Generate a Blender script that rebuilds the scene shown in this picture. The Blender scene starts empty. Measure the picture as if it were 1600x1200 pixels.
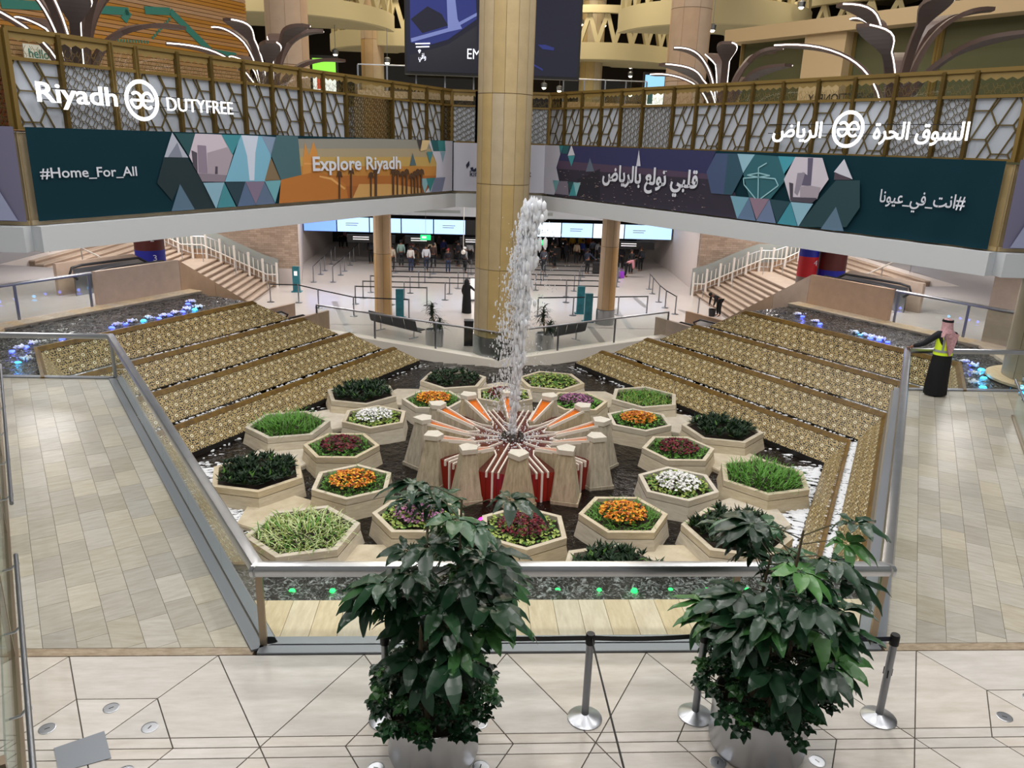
import bpy, bmesh, math, random
from mathutils import Vector, Matrix, noise as mnoise
random.seed(7)
R = math.radians
S3 = math.sqrt(3) / 2
scn = bpy.context.scene
COL = scn.collection
# ------------------------------------------------------------------ camera, world, large lights, exposure
CAMP = Vector((-1.2737, -7.2434, 5.3704)); YAW, PIT, ROL, FPX = R(3.6105), R(17.309), R(1.8851), 1210.52
fwd = Vector((math.sin(YAW) * math.cos(PIT), math.cos(YAW) * math.cos(PIT), -math.sin(PIT)))
rt0 = Vector((math.cos(YAW), -math.sin(YAW), 0)); up0 = rt0.cross(fwd)
crt = math.cos(ROL) * rt0 + math.sin(ROL) * up0; cup = -math.sin(ROL) * rt0 + math.cos(ROL) * up0
cam = bpy.data.cameras.new('camera'); camo = bpy.data.objects.new('camera', cam); COL.objects.link(camo)
cam.sensor_width = 36; cam.lens = FPX / 1600 * 36; cam.clip_start = .05; cam.clip_end = 400
m = Matrix((crt, cup, -fwd)).transposed().to_4x4(); m.translation = CAMP; camo.matrix_world = m
scn.camera = camo
def at(x, y, z):                       # photograph point -> world point on the level z
    d = fwd + (x - 800) / FPX * crt - (y - 600) / FPX * cup
    return CAMP + d * ((z - CAMP.z) / d.z)
def atY(x, y, Y):
    d = fwd + (x - 800) / FPX * crt - (y - 600) / FPX * cup
    return CAMP + d * ((Y - CAMP.y) / d.y)
def onpl(x, y, P0, n):
    d = fwd + (x - 800) / FPX * crt - (y - 600) / FPX * cup
    n = Vector(n); return CAMP + d * ((Vector(P0) - CAMP).dot(n) / d.dot(n))
scn.view_settings.view_transform = 'Standard'; scn.view_settings.look = 'None'
scn.view_settings.exposure = 0.0; scn.view_settings.gamma = 1; scn.view_settings.use_curve_mapping = False
w = bpy.data.worlds.new('world'); scn.world = w; w.use_nodes = True
w.node_tree.nodes['Background'].inputs[0].default_value = (1.0, .985, .965, 1)
w.node_tree.nodes['Background'].inputs[1].default_value = .26
def area(x, y, z, sx, sy, e, col=(1, .98, .95), rot=(0, 0, 0)):
    l = bpy.data.lights.new('ceiling_light', 'AREA'); l.shape = 'RECTANGLE'; l.size = sx; l.size_y = sy; l.energy = e; l.color = col
    o = bpy.data.objects.new('ceiling_light', l); o.location = (x, y, z); o.rotation_euler = rot; COL.objects.link(o); return o
for x in (-9, -3, 3, 9):               # hall lamps high above the fountain court
    for y in (-3, 4, 11, 18):
        area(x, y, 15, 1.2, 1.2, 300)
for x in (-17, -9, 0, 9, 17):          # lamps in the low ceiling of the arrivals hall
    for y in (31, 37, 43):
        area(x, y, 2.55, 1.6, 1.6, 190, (1, .95, .92))
for s in (-1, 1):
    for x, y in ((10, 17), (12.5, 13), (13.5, 19), (9.5, 21.5), (17, 16), (17, 23), (22, 19), (25, 27), (17, 30)):
        area(s * x, y, 2.55, 1.4, 1.4, 74, (1, .95, .93))
for x in (-16, -5, 6, 17):             # lamps of the upper level
    for y in (30, 40, 50, 60):
        area(x, y, 17.5, 1.5, 1.5, 520, (1, .88, .68))
# ------------------------------------------------------------------ materials
def lin(h):
    h = h.lstrip('#'); o = []
    for i in (0, 2, 4):
        c = int(h[i:i + 2], 16) / 255; o.append(c / 12.92 if c <= .04045 else ((c + .055) / 1.055) ** 2.4)
    return (*o, 1)
MATS = {}
def newmat(name):
    mt = bpy.data.materials.new(name); mt.use_nodes = True; MATS[name] = mt
    return mt, mt.node_tree, mt.node_tree.nodes['Principled BSDF']
def N(nt, typ, **kw):
    n = nt.nodes.new(typ)
    for k, v in kw.items():
        if k.startswith('i_'):
            n.inputs[int(k[2:]) if k[2:].isdigit() else k[2:].replace('_', ' ')].default_value = v
        else: setattr(n, k, v)
    return n
def mat(name, col, rough=.5, metal=0, emit=0, ecol=None, noise=0, nscale=8, bump=0, bscale=40, vary=0, stretch=None, spec=None, col2=None):
    mt, nt, b = newmat(name); c = lin(col)
    b.inputs['Base Color'].default_value = c; b.inputs['Roughness'].default_value = rough; b.inputs['Metallic'].default_value = metal
    if spec is not None: b.inputs['Specular IOR Level'].default_value = spec
    if emit: b.inputs['Emission Color'].default_value = lin(ecol or col); b.inputs['Emission Strength'].default_value = emit
    if noise or bump:
        tc = N(nt, 'ShaderNodeTexCoord'); src = tc.outputs['Object']
        if stretch:
            mp = N(nt, 'ShaderNodeMapping'); mp.inputs['Scale'].default_value = stretch; nt.links.new(src, mp.inputs[0]); src = mp.outputs[0]
            if vary:                   # each piece shows another part of the stone
                oi0 = N(nt, 'ShaderNodeObjectInfo'); ml = N(nt, 'ShaderNodeMath', operation='MULTIPLY', i_1=40.0); nt.links.new(oi0.outputs['Random'], ml.inputs[0])
                nt.links.new(ml.outputs[0], mp.inputs['Location'])
    last = None
    if noise:
        ns = N(nt, 'ShaderNodeTexNoise', i_Scale=nscale, i_Detail=5.0, i_Roughness=.65); nt.links.new(src, ns.inputs['Vector'])
        rp = N(nt, 'ShaderNodeMapRange', i_1=.3, i_2=.7, i_3=0.0, i_4=1.0); nt.links.new(ns.outputs[0], rp.inputs[0])
        mx = N(nt, 'ShaderNodeMix', data_type='RGBA'); c2 = lin(col2) if col2 else tuple(x * (1 - noise) for x in c[:3]) + (1,)
        mx.inputs['A'].default_value = c; mx.inputs['B'].default_value = c2; nt.links.new(rp.outputs[0], mx.inputs['Factor']); last = mx.outputs['Result']
    if vary:
        oi = N(nt, 'ShaderNodeObjectInfo'); hs = N(nt, 'ShaderNodeHueSaturation')
        if last is None: hs.inputs['Color'].default_value = c
        else: nt.links.new(last, hs.inputs['Color'])
        mr = N(nt, 'ShaderNodeMapRange', i_3=1 - vary, i_4=1 + vary * .6); nt.links.new(oi.outputs['Random'], mr.inputs[0]); nt.links.new(mr.outputs[0], hs.inputs['Value'])
        ms = N(nt, 'ShaderNodeMath', operation='FRACT'); m7 = N(nt, 'ShaderNodeMath', operation='MULTIPLY', i_1=7.31); nt.links.new(oi.outputs['Random'], m7.inputs[0]); nt.links.new(m7.outputs[0], ms.inputs[0])
        mr2 = N(nt, 'ShaderNodeMapRange', i_3=.75, i_4=1.25); nt.links.new(ms.outputs[0], mr2.inputs[0]); nt.links.new(mr2.outputs[0], hs.inputs['Saturation']); last = hs.outputs[0]
    if last is not None: nt.links.new(last, b.inputs['Base Color'])
    if bump:
        n2 = N(nt, 'ShaderNodeTexNoise', i_Scale=bscale, i_Detail=3.0); nt.links.new(src, n2.inputs['Vector'])
        bp = N(nt, 'ShaderNodeBump', i_Strength=bump, i_Distance=.02); nt.links.new(n2.outputs[0], bp.inputs['Height']); nt.links.new(bp.outputs[0], b.inputs['Normal'])
    return mt
def glassmat(name, col, fac=.12, rough=.03):
    mt, nt, b = newmat(name); nt.nodes.remove(b); out = nt.nodes['Material Output']
    t = N(nt, 'ShaderNodeBsdfTransparent'); t.inputs[0].default_value = lin(col); g = N(nt, 'ShaderNodeBsdfGlossy'); g.inputs['Roughness'].default_value = rough
    lw = N(nt, 'ShaderNodeLayerWeight', i_Blend=.25); mr = N(nt, 'ShaderNodeMapRange', i_3=fac * .35, i_4=min(1, fac * 4)); nt.links.new(lw.outputs['Fresnel'], mr.inputs[0])
    mx = N(nt, 'ShaderNodeMixShader'); nt.links.new(mr.outputs[0], mx.inputs[0]); nt.links.new(t.outputs[0], mx.inputs[1]); nt.links.new(g.outputs[0], mx.inputs[2]); nt.links.new(mx.outputs[0], out.inputs[0])
    return mt
def watermat(name, col, scale, strength, rough=.06, foam=0, fscale=6):
    mt, nt, b = newmat(name); b.inputs['Base Color'].default_value = lin(col); b.inputs['Roughness'].default_value = rough; b.inputs['IOR'].default_value = 1.33
    tc = N(nt, 'ShaderNodeTexCoord'); n1 = N(nt, 'ShaderNodeTexNoise', i_Scale=scale, i_Detail=4.0, i_Distortion=.8); nt.links.new(tc.outputs['Object'], n1.inputs['Vector'])
    bp = N(nt, 'ShaderNodeBump', i_Strength=strength, i_Distance=.08); nt.links.new(n1.outputs[0], bp.inputs['Height']); nt.links.new(bp.outputs[0], b.inputs['Normal'])
    if foam:
        n2 = N(nt, 'ShaderNodeTexNoise', i_Scale=fscale, i_Detail=8.0, i_Roughness=.75, i_Distortion=1.5); nt.links.new(tc.outputs['Object'], n2.inputs['Vector'])
        mr = N(nt, 'ShaderNodeMapRange', i_1=.5, i_2=.68, i_3=0.0, i_4=foam); nt.links.new(n2.outputs[0], mr.inputs[0])
        mx = N(nt, 'ShaderNodeMix', data_type='RGBA'); mx.inputs['A'].default_value = lin(col); mx.inputs['B'].default_value = (.8, .82, .85, 1)
        nt.links.new(mr.outputs[0], mx.inputs['Factor']); nt.links.new(mx.outputs['Result'], b.inputs['Base Color'])
    return mt
mat('travertine', '#bcb7ab', .3, noise=.22, nscale=3.2, vary=.16, stretch=(1, 5, 1), col2='#a69e8e')
mat('travertine_y', '#d6cebd', .42, noise=.22, nscale=3.2, vary=.16, stretch=(5, 1, 1), col2='#bdb2a0')
mat('travertine_big', '#d6cfc8', .38, noise=.2, nscale=2.2, vary=.07, stretch=(1.2, 6, 1), col2='#c2bab0')
mat('planter_stone', '#d9cfba', .75, noise=.2, nscale=2.5, vary=.08, stretch=(1, 1, 6), col2='#bfb29a', bump=.15)
mat('pedestal_stone', '#cbbfa6', .8, noise=.35, nscale=4, vary=.06, stretch=(3, 3, .5), col2='#9d907a', bump=.2)
mat('cap_stone', '#ddd6c8', .75, noise=.15, nscale=5)
mat('tan_stone', '#b59c86', .7, noise=.14, nscale=3, vary=.04, bump=.05)
mat('ledge_stone', '#e0cfb2', .5, noise=.2, nscale=3, vary=.1, stretch=(5, 1, 1), col2='#c4b090')
mat('brown_marble', '#8d7a64', .3, noise=.5, nscale=9, col2='#b5a48e', stretch=(1, 3, 1))
mat('grout', '#8a8275', .9)
mat('grout_dark', '#55504a', .9)
mat('steel', '#c4c6ca', .28, 1, noise=.15, nscale=2, stretch=(1, 1, 1))
mat('steel_brush', '#b9bbc0', .33, 1)
mat('steel_dull', '#8f9298', .38, 1)
mat('steel_plate', '#8a8e95', .45, .6)
mat('bronze_post', '#9a8a76', .35, .8)
mat('copper', '#80621f', .45, .1, noise=.4, nscale=5, col2='#543c12')
mat('basin_dark', '#1d1a18', .6)
mat('concrete', '#9a948a', .8, noise=.1)
mat('white_paint', '#c9cdd2', .6)
mat('black', '#0c0c0e', .5)
mat('black_rubber', '#17171b', .55)
mat('soil', '#2b2118', .95)
mat('hall_floor', '#ddd3cb', .16, noise=.06, nscale=.6, vary=.03)
mat('upper_floor', '#d6cfcb', .14, noise=.05, nscale=.5)
mat('strip_grey', '#9c9692', .3)
glassmat('glass', '#f9fcfa', .07)
glassmat('glass_green', '#eef6f0', .1)
watermat('water_dark', '#17120f', 5.5, .55)
watermat('water_turbulent', '#1b1714', 14, 1.0, .08, foam=.7, fscale=11)
watermat('water_upper', '#0f0d0a', 9, 1.0, .04, foam=.35, fscale=10)
mat('foam', '#eef1f6', .7)
# ------------------------------------------------------------------ mesh builder
class MB:
    def __init__(s): s.v = []; s.f = []; s.mi = []; s.uv = []
    def poly(s, pts, m=0, uv=None):
        i = len(s.v); s.v.extend([tuple(p) for p in pts]); s.f.append(tuple(range(i, i + len(pts)))); s.mi.append(m); s.uv.append(uv)
    def mesh(s, vs, fs, m=0):
        i = len(s.v); s.v.extend([tuple(p) for p in vs])
        for f in fs: s.f.append(tuple(i + k for k in f)); s.mi.append(m); s.uv.append(None)
    def box(s, x0, x1, y0, y1, z0, z1, m=0):
        vs = [(x, y, z) for z in (z0, z1) for y in (y0, y1) for x in (x0, x1)]
        s.mesh(vs, [(0, 2, 3, 1), (4, 5, 7, 6), (0, 1, 5, 4), (1, 3, 7, 5), (3, 2, 6, 7), (2, 0, 4, 6)], m)
    def bar(s, a, b, w, h, up=(0, 0, 1), m=0):          # a box from a to b, w across, h along up
        a, b = Vector(a), Vector(b); d = (b - a).normalized(); upv = Vector(up)
        if abs(d.dot(upv)) > .99: upv = Vector((0, 1, 0)) if abs(d.y) < .9 else Vector((1, 0, 0))
        sx = d.cross(upv).normalized(); u = sx.cross(d).normalized()
        vs = [p + sx * (i * w / 2) + u * (j * h / 2) for p in (a, b) for i, j in ((-1, -1), (1, -1), (1, 1), (-1, 1))]
        s.mesh(vs, [(0, 3, 2, 1), (4, 5, 6, 7), (0, 1, 5, 4), (1, 2, 6, 5), (2, 3, 7, 6), (3, 0, 4, 7)], m)
    def prism(s, p0, z0, z1, p1=None, m=0, cap0=True, cap1=True):   # polygon (x, y) at z0 lofted to p1 at z1
        n = len(p0); p1 = p1 or p0
        f = lambda z, i: z[i] if isinstance(z, (list, tuple)) else z
        vs = [(x, y, f(z0, i)) for i, (x, y) in enumerate(p0)] + [(x, y, f(z1, i)) for i, (x, y) in enumerate(p1)]
        fs = [(i, (i + 1) % n, n + (i + 1) % n, n + i) for i in range(n)]
        if cap0: fs.append(tuple(reversed(range(n))))
        if cap1: fs.append(tuple(range(n, 2 * n)))
        s.mesh(vs, fs, m)
    def tube(s, path, r, n=8, m=0, cap=True, sq=(1, 1)):
        path = [Vector(p) for p in path]; k = len(path); rr = r if isinstance(r, (list, tuple)) else [r] * k
        vs = []; prev = None
        for i, p in enumerate(path):
            d = (path[min(i + 1, k - 1)] - path[max(i - 1, 0)]).normalized()
            if prev is None: ref = Vector((0, 0, 1)) if abs(d.z) < .95 else Vector((0, 1, 0)); a = d.cross(ref).normalized()
            else: a = (prev - d * prev.dot(d)).normalized()
            prev = a; b = a.cross(d)
            for j in range(n):
                t = 2 * math.pi * j / n; vs.append(p + (a * math.cos(t) * sq[0] + b * math.sin(t) * sq[1]) * rr[i])
        fs = [(i * n + j, i * n + (j + 1) % n, (i + 1) * n + (j + 1) % n, (i + 1) * n + j) for i in range(k - 1) for j in range(n)]
        if cap: fs += [tuple(reversed(range(n))), tuple((k - 1) * n + j for j in range(n))]
        s.mesh(vs, fs, m)
    def lathe(s, prof, n=24, c=(0, 0, 0), m=0, a0=0, a1=2 * math.pi):
        full = abs(a1 - a0 - 2 * math.pi) < 1e-6; k = n if full else n + 1; vs = []
        for r, z in prof:
            for j in range(k):
                t = a0 + (a1 - a0) * j / n; vs.append((c[0] + r * math.cos(t), c[1] + r * math.sin(t), c[2] + z))
        fs = []
        for i in range(len(prof) - 1):
            for j in range(n):
                q = (j + 1) % k; fs.append((i * k + j, i * k + q, (i + 1) * k + q, (i + 1) * k + j))
        if full:
            if prof[0][0] > 1e-4: fs.append(tuple(reversed(range(k))))
            if prof[-1][0] > 1e-4: fs.append(tuple((len(prof) - 1) * k + j for j in range(k)))
        s.mesh(vs, fs, m)
    def ball(s, c, r, n=6, m=0, sq=(1, 1, 1)):
        k = max(3, n // 2); vs = [(c[0], c[1], c[2] - r * sq[2])]
        for i in range(1, k):
            t = math.pi * i / k
            for j in range(n):
                a = 2 * math.pi * j / n; vs.append((c[0] + r * sq[0] * math.sin(t) * math.cos(a), c[1] + r * sq[1] * math.sin(t) * math.sin(a), c[2] - r * sq[2] * math.cos(t)))
        vs.append((c[0], c[1], c[2] + r * sq[2])); L = len(vs) - 1; fs = []
        for j in range(n): fs.append((0, 1 + (j + 1) % n, 1 + j)); fs.append((L, 1 + (k - 2) * n + j, 1 + (k - 2) * n + (j + 1) % n))
        for i in range(k - 2):
            for j in range(n): a = 1 + i * n; fs.append((a + j, a + (j + 1) % n, a + n + (j + 1) % n, a + n + j))
        s.mesh(vs, fs, m)
    def data(s, name, mats, off=(0, 0, 0), smooth=None):
        me = bpy.data.meshes.new(name); ox, oy, oz = off
        me.from_pydata([(x - ox, y - oy, z - oz) for x, y, z in s.v], [], s.f)
        for t in (mats if isinstance(mats, (list, tuple)) else [mats]): me.materials.append(MATS[t] if isinstance(t, str) else t)
        if any(s.mi): me.polygons.foreach_set('material_index', s.mi)
        if any(u is not None for u in s.uv):
            ul = me.uv_layers.new(name='UVMap'); k = 0
            for f, u in zip(s.f, s.uv):
                for j in range(len(f)):
                    if u is not None: ul.data[k].uv = u[j]
                    k += 1
        if smooth:
            me.polygons.foreach_set('use_smooth', [True] * len(me.polygons)); me.set_sharp_from_angle(angle=R(smooth))
        me.update(); return me
ORG = {}
def tag(o, label=None, cat=None, group=None, kind=None):
    if label: o['label'] = label
    if cat: o['category'] = cat
    if group: o['group'] = group
    if kind: o['kind'] = kind
    return o
def link(name, me, parent=None, loc=None, rot=None, scale=None):
    o = bpy.data.objects.new(name, me); COL.objects.link(o)
    if parent is not None: o.parent = parent
    if loc is not None: o.location = loc
    if rot is not None: o.rotation_euler = rot
    if scale is not None: o.scale = scale if isinstance(scale, (tuple, list, Vector)) else (scale,) * 3
    return o
def thing(name, label, cat, loc=(0, 0, 0), rz=0, group=None, kind=None):
    o = link(name, None, loc=Vector(loc), rot=(0, 0, rz)); o.empty_display_size = .1
    ORG[o.name] = Vector(loc); return tag(o, label, cat, group, kind)
def W(name, mb, mats, parent=None, smooth=None, label=None, cat=None, group=None, kind=None):   # world coordinates
    if parent is None:
        c = [sum(v[i] for v in mb.v) / len(mb.v) for i in (0, 1)] + [min(v[2] for v in mb.v)]
        o = link(name, mb.data(name, mats, c, smooth), loc=c); ORG[o.name] = Vector(c)
    else:
        pr = parent; off = Vector((0, 0, 0))
        while pr is not None: off += ORG.get(pr.name, Vector((0, 0, 0))) if pr.parent is None else pr.location; pr = pr.parent
        o = link(name, mb.data(name, mats, off, smooth), parent)
    return tag(o, label, cat, group, kind)
def Lc(name, mb, mats, parent, smooth=None, label=None, loc=None, rot=None, kind=None):          # parent's coordinates
    return tag(link(name, mb.data(name, mats, smooth=smooth), parent, loc, rot), label, kind=kind)
def copy_tree(o, parent=None):
    c = o.copy(); COL.objects.link(c); c.parent = parent
    for ch in list(o.children): copy_tree(ch, c)
    return c
def place(root, loc, rz=0, label=None, group=None, scale=None):
    c = copy_tree(root); c.location = loc; c.rotation_euler = (0, 0, rz); ORG[c.name] = Vector(loc)
    if label: c['label'] = label
    if group: c['group'] = group
    if scale: c.scale = (scale,) * 3
    return c
def inset(poly, d):                    # convex counter-clockwise polygon moved inwards by d
    n = len(poly); out = []
    for i in range(n):
        p0, p1, p2 = (Vector(poly[(i + k) % n]) for k in (-1, 0, 1))
        e1 = (p1 - p0).normalized(); e2 = (p2 - p1).normalized(); n1 = Vector((-e1.y, e1.x)); n2 = Vector((-e2.y, e2.x))
        b = (n1 + n2); b = b / max(.2, b.dot(n1)) if b.length > 1e-6 else n1
        out.append(tuple(p1 + b * d))
    return out
def clip(poly, a, b, c):               # keep a x + b y <= c
    out = []
    for i in range(len(poly)):
        p, q = poly[i], poly[(i + 1) % len(poly)]; dp = a * p[0] + b * p[1] - c; dq = a * q[0] + b * q[1] - c
        if dp <= 1e-9: out.append(p)
        if (dp < -1e-9 and dq > 1e-9) or (dp > 1e-9 and dq < -1e-9):
            t = dp / (dp - dq); out.append((p[0] + (q[0] - p[0]) * t, p[1] + (q[1] - p[1]) * t))
    return out
def parea(p): return .5 * sum(p[i][0] * p[(i + 1) % len(p)][1] - p[(i + 1) % len(p)][0] * p[i][1] for i in range(len(p)))
ORD = ['first', 'second', 'third', 'fourth', 'fifth', 'sixth', 'seventh', 'eighth', 'ninth', 'tenth', 'eleventh', 'twelfth']
# ------------------------------------------------------------------ floors of the court
WZ, HZ = -3.1, -3.15                  # pool water level, arrivals hall floor
CX, CY = 0.0, 12.4
def structure(name, mb, mats, label, smooth=None): return W(name, mb, mats, None, smooth, label, None, None, 'structure')
fb = MB(); fb.box(-8, 8, -4.6, .0, -.3, -.012)
floor_near = structure('floor', fb, ['grout_dark'], 'pale travertine floor of large triangular slabs in front of the railing')
def slab_tile(poly, parent, mats, th=.012, gap=.006, name='tile'):
    if len(poly) < 3 or abs(parea(poly)) < .002: return
    if parea(poly) < 0: poly = poly[::-1]
    q = inset(poly, gap); mb = MB(); c = (sum(p[0] for p in q) / len(q), sum(p[1] for p in q) / len(q))
    mb.prism([(x - c[0], y - c[1]) for x, y in q], 0, th)
    o = link(name, mb.data(name, mats), parent); off = ORG[parent.name]; o.location = Vector((c[0], c[1], -th)) - off
    return o
PX, PY = 1.555, 1.34
for row in (0, 1):
    sy = 1 if row == 0 else -1
    F = lambda x, y: (x, y if row == 0 else -2 * PY - y)
    for k in range(-5, 6):
        cx = k * PX; hexc = k % 2 != 0
        V = [(cx - PX / 2, 0), (cx, -PY), (cx + PX / 2, 0)]; U = [(cx + PX / 2, 0), (cx, -PY), (cx + PX, -PY)]
        pieces = []
        if hexc: pieces += [clip(V, 0, 1, -PY / 2), clip(V, 0, -1, PY / 2)]
        else: pieces.append(V)
        hx = cx if hexc else cx + PX   # the hexagon centre this upright triangle touches
        h1 = (hx + (PX / 4 if hexc else -PX / 4), -PY / 2); h2 = (hx + (PX / 2 if hexc else -PX / 2), -PY)
        a, b = h2[1] - h1[1], h1[0] - h2[0]; c = a * h1[0] + b * h1[1]
        pieces += [clip(U, a, b, c), clip(U, -a, -b, -c)]
        for pc in pieces:
            for part in (clip(pc, 0, -1, 1.21), clip(pc, 0, 1, -1.21)):
                if len(part) > 2: slab_tile([F(*q) for q in part], floor_near, ['travertine_big'])
for s, t in ((-1, 'left'), (1, 'right')):
    tb = MB(); x0, x1 = sorted((s * 3.53, s * 8)); tb.box(x0, x1, .008, .135, -.3, 0)
    structure('trim_1' if s < 0 else 'trim_2', tb, ['brown_marble'], 'brown marble strip across the foot of the %s walkway' % t)
def wk(s, perp, al, z=0): return Vector((s * (perp * S3 + al * .5), -perp * .5 + al * S3, z))
def al_at(perp, y): return (y + .5 * perp) / S3
YE = 9.93                              # far end of the side walkways
for s, t in ((-1, 'left'), (1, 'right')):
    P = [wk(s, 2.76, al_at(2.76, .14)), wk(s, 2.76, al_at(2.76, YE)), wk(s, 7.2, al_at(7.2, YE)), wk(s, 7.2, al_at(7.2, .14))]
    pl = [(p.x, p.y) for p in P]; pl = pl if parea(pl) > 0 else pl[::-1]
    fb = MB(); fb.prism(pl, -3.3, -.012)
    fl = structure('floor', fb, ['grout'], 'travertine tiled walkway running back along the %s side of the fountain' % t)
    tw, tl = .315, .62
    tm = MB(); tm.box(-tw / 2 + .0025, tw / 2 - .0025, -tl / 2 + .0025, tl / 2 - .0025, 0, .012); tme = tm.data('tile', ['travertine'])
    for i in range(13):
        p0 = 3.05 + i * tw; off = (.31 if i % 2 else 0) + random.choice((0, .08, -.07))
        for j in range(-2, 24):
            a0 = 1.1 + j * tl + off; c = wk(s, p0 + tw / 2, a0 + tl / 2)
            q = [wk(s, p0, a0), wk(s, p0 + tw, a0), wk(s, p0 + tw, a0 + tl), wk(s, p0, a0 + tl)]; ys = [v.y for v in q]
            if max(ys) < .2 or min(ys) > YE - .05: continue
            if min(ys) < .14 or max(ys) > YE:
                pg = clip(clip([(v.x, v.y) for v in q], 0, 1, YE), 0, -1, -.14)
                if len(pg) > 2: slab_tile(pg, fl, ['travertine'], gap=.0025)
            else:
                o = link('tile', tme, fl, loc=Vector((c.x, c.y, -.012)) - ORG[fl.name], rot=(0, 0, -s * R(30)))
# front ledge of wide planks behind the railing, and the court's stone ledges beyond the pool
def ledge(name, label, pts_of, n, w0, step, cut=lambda q: q):
    fb = MB(); a, b, c, d = pts_of(w0), pts_of(w0 + n * step), None, None
    q = [a[0], b[0], b[1], a[1]]; pl = [(p[0], p[1]) for p in q]; pl = pl if parea(pl) > 0 else pl[::-1]
    pl = cut(pl); fb.prism(pl, -.5, -.02); fo = structure(name, fb, ['grout'], label)
    for i in range(n):
        u, v = pts_of(w0 + i * step), pts_of(w0 + (i + 1) * step)
        slab_tile(cut([(u[0][0], u[0][1]), (v[0][0], v[0][1]), (v[1][0], v[1][1]), (u[1][0], u[1][1])]), fo, ['ledge_stone'], th=.02, gap=.003, name='plank')
    return fo
ledge('floor', 'yellowish stone plank ledge between the front railing and the water', lambda x: ((x, .31), (x, 1.05)), 25, -3.94, .315, lambda q: clip(clip(q, S3, -.5, 2.75), -S3, -.5, 2.75))
def fk(s, a, al, z=0): return Vector((s * (a * S3 - al * .5), CY + a * .5 + al * S3, z))          # far flank: apothem, distance along
def nk(s, a, al, z=0): return Vector((s * (a * S3 + al * .5), CY - a * .5 + al * S3, z))          # near flank
for s, t in ((-1, 'left'), (1, 'right')):
    ledge('floor', 'stone plank ledge round the %s upper pool below the brown parapet' % t, lambda l: (fk(s, 13.3, l), fk(s, 13.95, l)), 22, -5.2, .315)
# upper-level polished floors right and left behind the ledges
for s, t in ((-1, 'left'), (1, 'right')):
    P = [fk(s, 13.95, -5.3), fk(s, 13.95, -.4), fk(s, 16.4, -.4), fk(s, 16.4, 3.6), Vector((s * 20.2, 25.2, 0)), Vector((s * 20.2, 45, 0)), Vector((s * 48, 45, 0)), Vector((s * 48, 6, 0)), Vector((s * 16.2, 9.9, 0))]
    pl = [(p.x, p.y) for p in P]; pl = pl if parea(pl) > 0 else pl[::-1]
    fb = MB(); fb.prism(pl, -.4, 0); structure('floor', fb, ['upper_floor'], 'polished white floor behind the parapet on the %s' % t)
    fb = MB(); P = [fk(s, 13.3, -5.2), fk(s, 13.95, -5.2), Vector((s * 16.2, 9.9, 0)), Vector((s * 12.6, 9.93, 0)), Vector((s * 13.3, 11.2, 0))]
    pl = [(p.x, p.y) for p in P]; pl = pl if parea(pl) > 0 else pl[::-1]; fb.prism(pl, -.5, 0)
    structure('floor', fb, ['ledge_stone'], 'stone kerb at the end of the %s upper pool' % t)
# ------------------------------------------------------------------ pool, upper troughs
def inpoly(x, y, P):
    c = False; n = len(P)
    for i in range(n):
        a, b = P[i], P[(i + 1) % n]
        if (a[1] > y) != (b[1] > y) and x < (b[0] - a[0]) * (y - a[1]) / (b[1] - a[1]) + a[0]: c = not c
    return c
def water(P, z, step, amp, fq, m, label, name):      # rippled sheet filling the polygon P
    P = [(p[0], p[1]) for p in P]; xs = [p[0] for p in P]; ys = [p[1] for p in P]; nx, ny = int((max(xs) - min(xs)) / step) + 2, int((max(ys) - min(ys)) / step) + 2; idx = {}; mb = MB(); fs = []
    def V(i, j):
        if (i, j) not in idx:
            x, y = min(xs) + i * step, min(ys) + j * step; idx[i, j] = len(mb.v); mb.v.append((x, y, z + amp * mnoise.noise((x * fq, y * fq, z)) + amp * .5 * mnoise.noise((x * fq * 2.3, y * fq * 2.3, 5 + z))))
        return idx[i, j]
    for i in range(nx):
        for j in range(ny):
            if any(inpoly(min(xs) + (i + u) * step, min(ys) + (j + v) * step, P) for u, v in ((0, 0), (1, 0), (0, 1), (1, 1))): mb.f.append((V(i, j), V(i + 1, j), V(i + 1, j + 1), V(i, j + 1))); mb.mi.append(0); mb.uv.append(None)
    W(name, mb, [m], None, 90, label, 'water', None, 'stuff')
water([fk(1, 7.72, -4.4), fk(1, 7.72, 7.4), Vector((0, 22.0, 0)), fk(-1, 7.72, 7.4), fk(-1, 7.72, -4.4), nk(-1, 7.72, -4.4), nk(1, 7.72, -4.4)], WZ, .14, .03, 2.2, 'water_dark', 'dark rippling water of the main pool around the planters', 'pool_water')
bb = MB(); bb.prism([(-13, 1), (13, 1), (13, 24), (-13, 24)], -3.8, -3.5); structure('floor', bb, ['basin_dark'], 'dark bottom of the fountain pool')
water([(-3.76, 1.07), (3.76, 1.07), (4.2, 1.88), (-4.2, 1.88)], -.07, .05, .045, 6, 'water_turbulent', 'churning water of the narrow front trough lit green', 'trough_water')
for s, t in ((-1, 'left'), (1, 'right')):
    P = [fk(s, 10.6, 1.45), fk(s, 13.28, 1.45), fk(s, 13.28, -5.1), Vector((s * 13.25, 11.2, 0)), Vector((s * 12.55, YE, 0)), Vector((s * 10.75, YE, 0)), Vector((s * 12.2, CY, 0))]
    water(P, -.075, .09, .045, 3.4, 'water_upper', 'rippling water of the %s upper pool with blue lights' % t, 'trough_water')
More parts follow.
